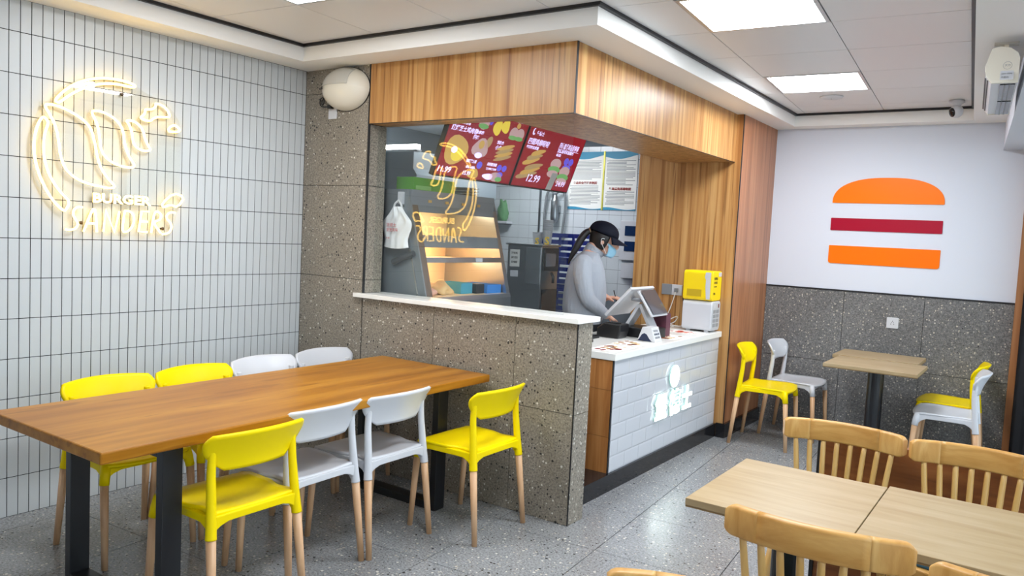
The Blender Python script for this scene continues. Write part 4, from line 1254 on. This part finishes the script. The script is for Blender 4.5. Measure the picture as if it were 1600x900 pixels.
ellip(B, (.092, 0, 1.540), (.098, .076, .112), RH)
ellip(B, (.122, 0, 1.462), (.062, .056, .062), RH)
ellip(B, (.150, 0, 1.500), (.045, .055, .065), RH)
ellip(B, (.196, 0, 1.478), (.016, .013, .024), RH)
for s in (-1, 1):
    ellip(B, (.078, s * .076, 1.520), (.020, .009, .032), RH)
# arms: near (camera side, y<0) and far
AR = [(-.070, -.165, 1.345), (-.075, -.212, 1.25), (-.045, -.225, 1.12), (-.020, -.215, 1.075), (.055, -.175, 1.020), (.125, -.130, .972)]
limb(B, AR, [.072, .070, .062, .058, .050, .036])
AL = [(-.070, .165, 1.345), (-.06, .212, 1.24), (-.02, .225, 1.13), (.01, .215, 1.095), (.075, .165, 1.085), (.135, .115, 1.082)]
limb(B, AL, [.072, .068, .060, .055, .048, .034])
def hand(mb, w, d, up, side, curl):
    """wrist w, pointing d, back of the hand up, thumb toward side; five fingers"""
    w, d, up = Vector(w), Vector(d).normalized(), Vector(up)
    sd = d.cross(up).normalized() * side
    up = sd.cross(d).normalized() * side
    up = (up if up.dot(Vector((0, 0, 1))) > 0 else -up)
    mb.tube([w - d * .03, w + d * .012], [.026, .024], 12)
    for k in range(4):
        o_ = sd * (.026 - .0175 * k)
        mb.tube([w, w + d * .045 + o_ * .8, w + d * .082 + o_], [.017, .0135, .0105], 10)
        L = (.036, .040, .037, .029)[k]
        a = w + d * .080 + o_
        c1 = (d * math.cos(curl * .5) - up * math.sin(curl * .5))
        c2 = (d * math.cos(curl * 1.2) - up * math.sin(curl * 1.2))
        c3 = (d * math.cos(curl * 1.8) - up * math.sin(curl * 1.8))
        p1 = a + c1 * L; p2 = p1 + c2 * L * .7; p3 = p2 + c3 * L * .55
        mb.tube([a - d * .01, p1, p2, p3], [.0098, .0092, .0084, .0068], 10)
        ellip(mb, p3, (.0068,) * 3, nu=8, nv=6)
    b = w + d * .022 + sd * .022
    t1 = b + (d * .6 + sd * .75 - up * .2).normalized() * .040
    t2 = t1 + (d * .85 + sd * .25 - up * .45).normalized() * .030
    mb.tube([b - d * .012 - sd * .008, t1, t2], [.0145, .0110, .0080], 10)
    ellip(mb, t2, (.008,) * 3, nu=8, nv=6)
HR, HL = Vector((.140, -.120, .962)), Vector((.152, .102, 1.080))
hand(B, HR, (.80, .26, -.48), (.45, 0, .9), -1, .75)
hand(B, HL, (.85, -.40, .10), (-.1, 0, 1), 1, .95)
for s in (-1, 1):
    limb(B, [(-.03, s * .085, .88), (-.02, s * .095, .66), (-.01, s * .10, .50), (-.03, s * .10, .33), (-.05, s * .10, .17)], [.092, .082, .062, .056, .042])
    limb(B, [(-.07, s * .10, .150), (.02, s * .105, .140), (.12, s * .11, .133)], [.042, .036, .025])
me = B.mesh('person_body_raw')
tmp = bpy.data.objects.new('tmp_body', me); COL.objects.link(tmp)
q = tmp.modifiers.new('fuse', 'REMESH'); q.mode = 'VOXEL'; q.voxel_size = .0055
q = tmp.modifiers.new('soft', 'SMOOTH'); q.factor = .5; q.iterations = 3
dg = bpy.context.evaluated_depsgraph_get()
body = bpy.data.meshes.new_from_object(tmp.evaluated_get(dg))
bpy.data.objects.remove(tmp)
for m_ in ('sweater', 'skin', 'trousers', 'shoe'):
    body.materials.append(M[m_])
for p in body.polygons:
    c = p.center
    k = 0
    if c.z > 1.432 + .10 * (.03 - c.x) and c.x > -.06 and abs(c.y) < .10:
        k = 1
    elif (c - HR).length < .16 and (c - HR).dot(Vector((.80, .26, -.48))) > -.012 and c.x > .11:
        k = 1
    elif (c - HL).length < .16 and (c - HL).dot(Vector((.85, -.40, .10))) > -.012 and c.x > .12:
        k = 1
    elif c.z < .205:
        k = 3
    elif c.z < .895:
        k = 2
    p.material_index = k
    p.use_smooth = True
body.transform(PM)
bo = bpy.data.objects.new('body', body); COL.objects.link(bo); bo.parent = person
bo.matrix_parent_inverse = Matrix.Translation(-Vector(person.location))
def ppart(mb, name, m_, smooth=True, solid=0.0, parent=person, subsurf=0):
    me_ = mb.mesh(name); me_.transform(PM)
    return link(name, me_, m_, parent, smooth, 0.0, solid, subsurf)
# collar, hem and cuffs
loftc = MB()
def colfn(u, v):
    a = 2 * PI * u
    z = 1.418 + .046 * v
    cx = .000 + .028 * v + .01
    return (cx + (.072 - .010 * v) * math.cos(a), (.080 - .014 * v) * math.sin(a), z - .040 * math.cos(a) * (0.55 + .45 * v))
loftc.grid(colfn, 30, 6)
ppart(loftc, 'collar', 'sweater', solid=.008)
# cap: crown shell and brim
cp = MB()
RC = Matrix.Rotation(math.radians(20), 4, 'Y')
def capfn(u, v):
    a = 2 * PI * u
    th = PI * .5 * v
    q = RC @ Vector((.116 * math.sin(th) * math.cos(a), .091 * math.sin(th) * math.sin(a), .098 * math.cos(th) ** .8 if v < 1 else 0))
    return Vector((.088, 0, 1.572)) + q
cp.grid(capfn, 28, 10)
cap_ = ppart(cp, 'cap', 'cap_black', solid=.005)
br = MB()
def brfn(u, v):
    a = (u - .5) * 2 * math.radians(62)
    r0, r1 = .108, .108 + .095 * (math.cos(a * 1.12)) ** .6
    r = r0 + (r1 - r0) * v
    q = RC @ Vector((r * math.cos(a), r * .82 * math.sin(a), .006 - .018 * v - .05 * (math.sin(a) ** 2) * v))
    return Vector((.088, 0, 1.572)) + q
br.grid(brfn, 16, 5)
ppart(br, 'brim', 'cap_black', solid=.005, parent=cap_)
lettering('S', PM @ Vector((.205, -.012, 1.545)), PM.to_3x3() @ Vector((.35, -.93, 0)), PM.to_3x3() @ Vector((-.25, -.1, .95)), .035, 'mask_white', cap_, extrude=.001, name='emblem')
# hair under the cap and ponytail
hr = MB()
def hairfn(u, v):
    a = math.radians(70) + math.radians(220) * u
    th = PI * (.42 + .34 * v)
    q = RH @ Vector((.104 * math.sin(th) * math.cos(a), .082 * math.sin(th) * math.sin(a), .116 * math.cos(th)))
    return Vector((.090, 0, 1.542)) + q
hr.grid(hairfn, 26, 10)
hair = ppart(hr, 'hair', 'hair', solid=.008)
pt = MB()
P_ = smooth_open([(-.000, 0, 1.590, .020), (-.035, -.004, 1.590, .026), (-.075, -.010, 1.545, .030), (-.110, -.016, 1.470, .028), (-.150, -.02, 1.395, .018), (-.172, -.02, 1.335, .006)], 2)
pt.tube([p[:3] for p in P_], [p[3] for p in P_], 14)
ppart(pt, 'ponytail', 'hair', parent=hair)
tie = MB().tube([(-.012, 0, 1.594), (-.026, 0, 1.594)], .026, 14); ppart(tie, 'hair_tie', mat('tie_tan', (150, 120, 90), .6), parent=hair)
# surgical mask with ear loops
mk = MB()
def maskfn(u, v):
    a = (u - .5) * 2 * math.radians(78)
    z = 1.402 + .096 * v
    fwd = .118 + .079 * math.cos(a) ** .7 * (1 - .45 * abs(2 * v - .95) ** 2.2) - .012 * (1 - v)
    return Vector((fwd - .02 * (1 - math.cos(a)), .073 * math.sin(a) * (.86 + .14 * v), z - .022 * math.cos(a) + .012))
mk.grid(maskfn, 22, 10)
mask = ppart(mk, 'face_mask', 'mask_blue', solid=.003)
for s in (-1, 1):
    lp = MB().tube(smooth_open([(.118, s * .074, 1.485), (.095, s * .084, 1.535), (.068, s * .086, 1.545), (.060, s * .084, 1.515), (.085, s * .080, 1.470), (.108, s * .073, 1.425)], 3), .0018, 6)
    ppart(lp, 'ear_loop', 'mask_white', parent=mask)
    ey = MB(); ellip(ey, (.172, s * .031, 1.508), (.010, .014, .006), RH, 12, 8); ppart(ey, 'eye', 'eye_dark')
    eb = MB(); ellip(eb, (.179, s * .033, 1.528), (.006, .018, .004), RH, 12, 8); ppart(eb, 'eyebrow', 'hair')
# pen held in the far hand
pn = MB().tube([HL + Vector((.075, -.065, -.03)), HL + Vector((.050, -.020, .062))], .0045, 10)
mp_ = pn.mesh('pen'); mp_.transform(PM)
tag(link('pen', mp_, 'plastic_black', smooth=True), 'black pen held upright in the hand of the person', 'pen')
# ================================================================ NEON SIGN ON THE TILED WALL
NS = {
'top': [(-1.618,2.098),(-1.575,2.15),(-1.522,2.195),(-1.457,2.229),(-1.385,2.251),(-1.311,2.259),(-1.246,2.256),(-1.207,2.247),(-1.199,2.238),(-1.224,2.23),(-1.289,2.235),(-1.354,2.229),(-1.426,2.207),(-1.487,2.176),(-1.546,2.135),(-1.584,2.099),(-1.603,2.086)],
'left': [(-1.673,2.009),(-1.696,1.969),(-1.712,1.898),(-1.714,1.83),(-1.699,1.753),(-1.671,1.677),(-1.628,1.601),(-1.569,1.541),(-1.552,1.56),(-1.538,1.596),(-1.59,1.643),(-1.638,1.715),(-1.665,1.796),(-1.67,1.874),(-1.661,1.935),(-1.645,1.981),(-1.657,1.999)],
'big': [(-1.671,2.07),(-1.613,2.075),(-1.545,2.055),(-1.475,2.021),(-1.434,1.98),(-1.417,1.915),(-1.401,1.834),(-1.379,1.774),(-1.341,1.725),(-1.303,1.691),(-1.325,1.677),(-1.389,1.684),(-1.471,1.698),(-1.532,1.729),(-1.571,1.771),(-1.589,1.834),(-1.597,1.903),(-1.612,1.971),(-1.641,2.026)],
'mid': [(-1.44,2.072),(-1.394,2.079),(-1.341,2.066),(-1.292,2.037),(-1.264,1.993),(-1.257,1.925),(-1.234,1.863),(-1.188,1.803),(-1.25,1.797),(-1.316,1.812),(-1.364,1.844),(-1.386,1.888),(-1.392,1.96),(-1.408,2.02)],
'small': [(-1.252,2.051),(-1.21,2.054),(-1.17,2.033),(-1.15,2.003),(-1.142,1.966),(-1.122,1.93),(-1.104,1.905),(-1.15,1.896),(-1.19,1.911),(-1.21,1.941),(-1.216,1.994),(-1.231,2.029)],
'jag': [(-1.174,2.075),(-1.142,2.102),(-1.145,2.128),(-1.102,2.13),(-1.079,2.153),(-1.085,2.171),(-1.032,2.161),(-1.001,2.129),(-0.995,2.102),(-1.06,2.098),(-1.09,2.088),(-1.113,2.063),(-1.147,2.068)],
'cap': [(-1.005,2.039),(-0.982,2.059),(-0.957,2.065),(-0.923,2.033),(-0.999,2.021)],
'notch': [(-0.965,1.68),(-0.895,1.661),(-0.935,1.599),(-0.984,1.61),(-1.027,1.594),(-1.037,1.61)]}
NO = {
'S1': [(-1.475,1.569),(-1.498,1.571),(-1.518,1.556),(-1.524,1.53),(-1.508,1.505),(-1.495,1.48),(-1.509,1.456),(-1.537,1.449),(-1.561,1.452)],
'A': [(-1.468,1.443),(-1.423,1.564),(-1.408,1.562),(-1.399,1.442)],'A_': [(-1.448,1.487),(-1.403,1.486)],
'N': [(-1.364,1.446),(-1.353,1.562),(-1.305,1.444),(-1.279,1.558)],
'D': [(-1.249,1.562),(-1.265,1.448),(-1.233,1.447),(-1.202,1.48),(-1.194,1.53),(-1.213,1.56),(-1.249,1.562)],
'E': [(-1.109,1.565),(-1.154,1.563),(-1.169,1.451),(-1.119,1.45)],'E_': [(-1.159,1.507),(-1.118,1.508)],
'R': [(-1.096,1.447),(-1.08,1.566),(-1.05,1.567),(-1.035,1.546),(-1.046,1.52),(-1.087,1.507),(-1.038,1.447)],
'S2': [(-0.95,1.566),(-0.98,1.57),(-1.004,1.553),(-1.004,1.529),(-0.979,1.508),(-0.971,1.481),(-0.987,1.448),(-1.03,1.441)]}
NB = [(-1.687,2.053),(-1.683,2.088),(-1.641,2.085),(-1.618,2.138),(-1.527,2.214),(-1.396,2.261),(-1.268,2.271),(-1.188,2.245),(-1.133,2.212),(-1.027,2.191),(-0.94,2.11),(-0.915,2.034),(-0.919,1.852),(-0.924,1.691),(-0.886,1.662),(-0.922,1.597),(-0.94,1.553),(-0.962,1.437),(-1.023,1.427),(-1.165,1.43),(-1.277,1.42),(-1.438,1.435),(-1.568,1.44),(-1.567,1.462),(-1.524,1.484),(-1.589,1.507),(-1.666,1.588),(-1.717,1.713),(-1.732,1.838),(-1.714,1.956)]
def neon(o):
    # flexible LED tubing: a glowing front on a plain white back
    me = o.data
    me.materials.append(M['neon_base'])
    for p in me.polygons:
        if p.normal.x < -.42:
            p.material_index = 1
ns = thing('neon_sign', 'glowing warm neon sign on clear acrylic on the tiled wall', 'neon sign', (.012, -1.31, 1.84))
MB().prism(list(reversed(smooth_closed(NB, 1))), .005, (.014, 0, 0), (0, 1, 0), (0, 0, 1)).build('backing_panel', 'acrylic_clear', ns)
for k, v in NS.items():
    P = smooth_closed(v, 2 if k not in ('notch',) else 1)
    neon(MB().tube([(.029, a, b) for a, b in P], .0062, 12, closed=True).build('neon_tube', 'neon_tube', ns, smooth=True))
for k, v in NO.items():
    P = v if k in ('A_', 'E_') else (smooth_open(v, 2) if k in ('S1', 'S2', 'D', 'R') else smooth_open(v, 1))
    if k in ('N', 'E'):
        P = v
    neon(MB().tube([(.029, a, b) for a, b in P], .0058, 12).build('neon_tube', 'neon_tube', ns, smooth=True))
bl_ = lettering('BURGER', (.026, -1.423, 1.600), (0, 1, 0), (0, 0, 1), .068, 'neon_tube', ns, extrude=.003, bold=.0022, width=.322, lift=0, name='neon_letters')
bl_.data.materials.append(M['neon_base'])
for p in bl_.data.polygons:
    if p.normal.x < .5:
        p.material_index = 1
for a, b in ((-1.27, 2.186), (-1.477, 1.488), (-1.022, 1.472)):
    MB().lathe([(.006, .0005), (.006, .018), (.009, .019), (.009, .024), (.004, .027)], 12, Matrix.Translation((.0, a, b)) @ Matrix.Rotation(PI / 2, 4, 'Y')).build('screw', 'screw', ns, smooth=True)

# ================================================================ BURGER EMBLEM ON THE BACK WALL
bs = thing('burger_sign', 'flat burger emblem of two orange pieces and a maroon bar on the white wall', 'sign', (3.06, YB, 1.43))
xa, xb = 2.645, 3.476
cx, hw = (xa + xb) / 2, (xb - xa) / 2
pts = [(xa, 1.940), (xa + .004, 1.934), (xb - .004, 1.934), (xb, 1.940)]
for k in range(1, 32):
    a = PI * k / 32
    pts.append((cx + hw * math.copysign(abs(math.cos(a)) ** .82, math.cos(a)), 1.940 + .203 * math.sin(a) ** .86))
MB().prism(pts, .006, (0, YB - .0005, 0), (1, 0, 0), (0, 0, 1)).build('top_bun', 'sign_orange', bs)
MB().prism(rrect(xb - xa, .103, .006, 3, cx, 1.7575), .006, (0, YB - .0005, 0), (1, 0, 0), (0, 0, 1)).build('patty', 'sign_maroon', bs)
MB().prism(rrect(xb - xa, .150, (.022, .022, .006, .006), 4, cx, 1.505), .006, (0, YB - .0005, 0), (1, 0, 0), (0, 0, 1)).build('bottom_bun', 'sign_orange_b', bs)
# socket in the dado
so = thing('wall_socket', 'white socket plate in the terrazzo dado above the small tables', 'socket', (3.18, YB - .01, .975))
MB().prism(rrect(.088, .088, .006, 3, 3.18, .976), .009, (0, YB - .0102, 0), (1, 0, 0), (0, 0, 1)).build('plate', 'plastic_white', so, bevel=.002)
for dx, dz, an in ((0, .014, 0), (-.011, -.010, .5), (.011, -.010, -.5), (-.007, .004, 0), (.007, .004, 0)):
    MB().box(3.18 + dx - .0016, YB - .0200, .976 + dz - .005, 3.18 + dx + .0016, YB - .0190, .976 + dz + .005).build('pin_hole', 'ink_black', so)

# ================================================================ ROUND INSECT LAMP ON THE COLUMN
il = thing('insect_lamp', 'round cream wall lamp with black cord on the terrazzo column', 'wall lamp', (.405, 0, 2.41))
LC = Vector((.405, -.002, 2.412))
def dome(u, v, g=0.0, a0=0.0, a1=2 * PI, t1=PI / 2):
    a = a0 + (a1 - a0) * u
    th = t1 * v
    return LC + Vector(((.196 + g) * math.sin(th) * math.cos(a), -(.135 + g) * math.cos(th), (.137 + g) * math.sin(th) * math.sin(a)))
m_ = MB().grid(lambda u, v: dome(u, v), 40, 14); m_.build('shell', 'plastic_cream', il, smooth=True)
def win(u, v):
    x = -.93 + 1.46 * u
    zlo = .08
    zhi = max(zlo + .02, (1 - x * x) ** .5 * .93 if abs(x) < 1 else 0)
    z = zlo + (zhi - zlo) * v
    y = max(0, 1 - x * x - z * z) ** .5
    return LC + Vector((.198 * x, -.137 * y, .139 * z))
MB().grid(win, 20, 10).build('lamp_window', mat('lamp_window', (196, 194, 186), .2), il, smooth=True, solid=.002)
lettering('DVR', LC + Vector((-.145, -.099, -.012)), Vector((.86, -.5, .0)), (0, 0, 1), .026, 'ink_black', il, extrude=.0006, width=.055, bold=.001)
MB().prism(smooth_closed([(.20 * math.cos(a * PI / 12), .14 * math.sin(a * PI / 12)) for a in range(24)], 1), .006, LC + Vector((0, .0015, 0)), (1, 0, 0), (0, 0, 1)).build('back_plate', 'plastic_black', il)
sp_ = thing('wall_socket', 'white socket plate below the round wall lamp', 'socket', (.27, 0, 2.285))
MB().prism(rrect(.075, .105, .005, 3, .272, 2.282), .009, (0, -.0005, 0), (1, 0, 0), (0, 0, 1)).build('plate', 'plastic_white', sp_, bevel=.002)
MB().box(.252, -.040, 2.293, .285, -.0098, 2.318).build('plug', 'plastic_black', sp_, bevel=.004)
cd = MB().tube(smooth_open([(.255, -.03, 2.306), (.20, -.03, 2.305), (.165, -.025, 2.325), (.165, -.02, 2.365), (.195, -.02, 2.372), (.205, -.022, 2.335), (.185, -.02, 2.315), (.175, -.02, 2.345), (.205, -.015, 2.375), (.235, -.012, 2.372)], 3), .0038, 8)
tag(cd.build('power_cable', 'plastic_black', smooth=True), 'black cord coiled beside the round wall lamp', 'cable')

# ================================================================ CEILING FITTINGS
sd_ = thing('smoke_detector', 'flat white round detector on the ceiling beside the light panel', 'detector', (2.775, 2.52, ZT))
MB().lathe([(.030, -.016), (.060, -.014), (.078, -.008), (.082, 0)], 32, Matrix.Translation((2.775, 2.52, ZT - .001))).build('cover', 'plastic_white', sd_, smooth=True)
MB().lathe([(.004, -.0185), (.005, -.0155)], 10, Matrix.Translation((2.775, 2.52, ZT))).build('sensor_hole', 'ink_black', sd_)
cc_ = thing('security_camera', 'small white ball camera hanging from the ceiling corner', 'camera', (3.545, 2.93, ZT))
cv = Vector((3.545, 2.93, ZT))
MB().lathe([(.050, -.001), (.052, -.018), (.030, -.030), (.026, -.042)], 24, Matrix.Translation(cv)).build('mount', 'plastic_white', cc_, smooth=True)
hm = MB(); ellip(hm, cv + Vector((0, 0, -.080)), (.046, .046, .046)); hm.build('head', 'plastic_white', cc_, smooth=True)
dv = Vector((-.75, -.55, -.25)).normalized()
rl = dv.to_track_quat('Z', 'Y').to_matrix().to_4x4()
MB().lathe([(.034, .030), (.033, .036), (.020, .0435), (.004, .047)], 20, Matrix.Translation(cv + Vector((0, 0, -.080))) @ rl).build('lens', 'screen_black', cc_, smooth=True)

# ---- air curtain along the lintel
ac = thing('air_curtain', 'long white air curtain on the lintel above the shop front', 'air curtain', (3.94, 1.2, 2.35))
FD = Vector((-FK, 1, 0)).normalized(); FX = Vector((1, FK, 0)).normalized()
A0 = Vector((3.874, .69, 2.345)); LEN = .95
prof_ = [(0.0, .075), (.006, .035), (.030, .0), (.135, .0), (.135, .11), (.125, .135), (.095, .158), (.055, .166), (.022, .158)]
MB().prism(prof_, -.018, A0, FX, (0, 0, 1)).build('end_cap', 'plastic_cream', ac, bevel=.002)
MB().prism(prof_, -.018, A0 + FD * (LEN - .018), FX, (0, 0, 1)).build('end_cap', 'plastic_cream', ac, bevel=.002)
MB().prism([(.004, .036), (.030, .004), (.133, .004), (.133, .105), (.09, .15), (.03, .15), (.004, .076)], -(LEN - .036), A0 + FD * .018, FX, (0, 0, 1)).build('body', 'plastic_white', ac)
for k in range(26):
    p0 = A0 + FD * (.045 + k * .034)
    for r, (gx, gz) in enumerate(((.0022, .060), (.0022, .044), (.0075, .027), (.0165, .0165))):
        up_ = Vector((0, 0, 1)) if r < 2 else (Vector((0, 0, 1)) * .775 - FX * .632)
        MB().prism([(0, 0), (.022, .004), (.022, .011), (0, .007)], .003, p0 + FX * gx + Vector((0, 0, gz)), FD, up_).build('grille_slot', 'plastic_black', ac)
for k in range(2):
    p0 = A0 + FD * (.05 + k * .46)
    MB().prism([(0, 0), (.060, 0), (.060, .41), (0, .41)], .004, p0 + FX * .066 + Vector((0, 0, -.0005)), FX, FD).build('outlet', 'screen_black', ac)
    for r in range(2):
        MB().prism([(0, 0), (.006, 0), (.006, .41), (0, .41)], .006, p0 + FX * (.082 + r * .02) + Vector((0, 0, -.003)), FX, FD).build('vane', 'plastic_grey', ac)
MB().prism(rrect(.052, .040, .002, 2, .088, .030), .0006, A0 - FD * .0185 + FD * .0, FX, (0, 0, 1)).build('rating_plate', 'plastic_white', ac)
lettering('220V~50Hz', A0 - FD * .0192 + FX * .066 + Vector((0, 0, .034)), FX, (0, 0, 1), .010, 'ink_grey', ac, extrude=.0002, width=.042)
lettering('风幕机', A0 - FD * .0192 + FX * .066 + Vector((0, 0, .018)), FX, (0, 0, 1), .010, 'ink_grey', ac, extrude=.0002, width=.030)
MB().tube([A0 - FD * .0188 + FX * (.088 + .017 * math.cos(a * PI / 10)) + Vector((0, 0, .074 + .017 * math.sin(a * PI / 10))) for a in range(20)], .0007, 6, closed=True).build('round_stamp', 'ink_grey', ac)
lettering('风帘', A0 - FD * .0192 + FX * .077 + Vector((0, 0, .070)), FX, (0, 0, 1), .012, 'ink_grey', ac, extrude=.0002, width=.022)
bk_ = MB()
pb = A0 + FD * .12
bk_.prism([(.045, .160), (.115, .160), (.115, .170), (.045, .170)], -.04, pb, FX, (0, 0, 1))
bk_.prism([(.07, .168), (.09, .168), (.09, .2115), (.07, .2115)], -.02, pb + FD * .01, FX, (0, 0, 1))
bk_.prism([(.03, .203), (.13, .203), (.13, .2115), (.03, .2115)], -.05, pb, FX, (0, 0, 1))
bk_.build('bracket', 'plastic_cream', ac)
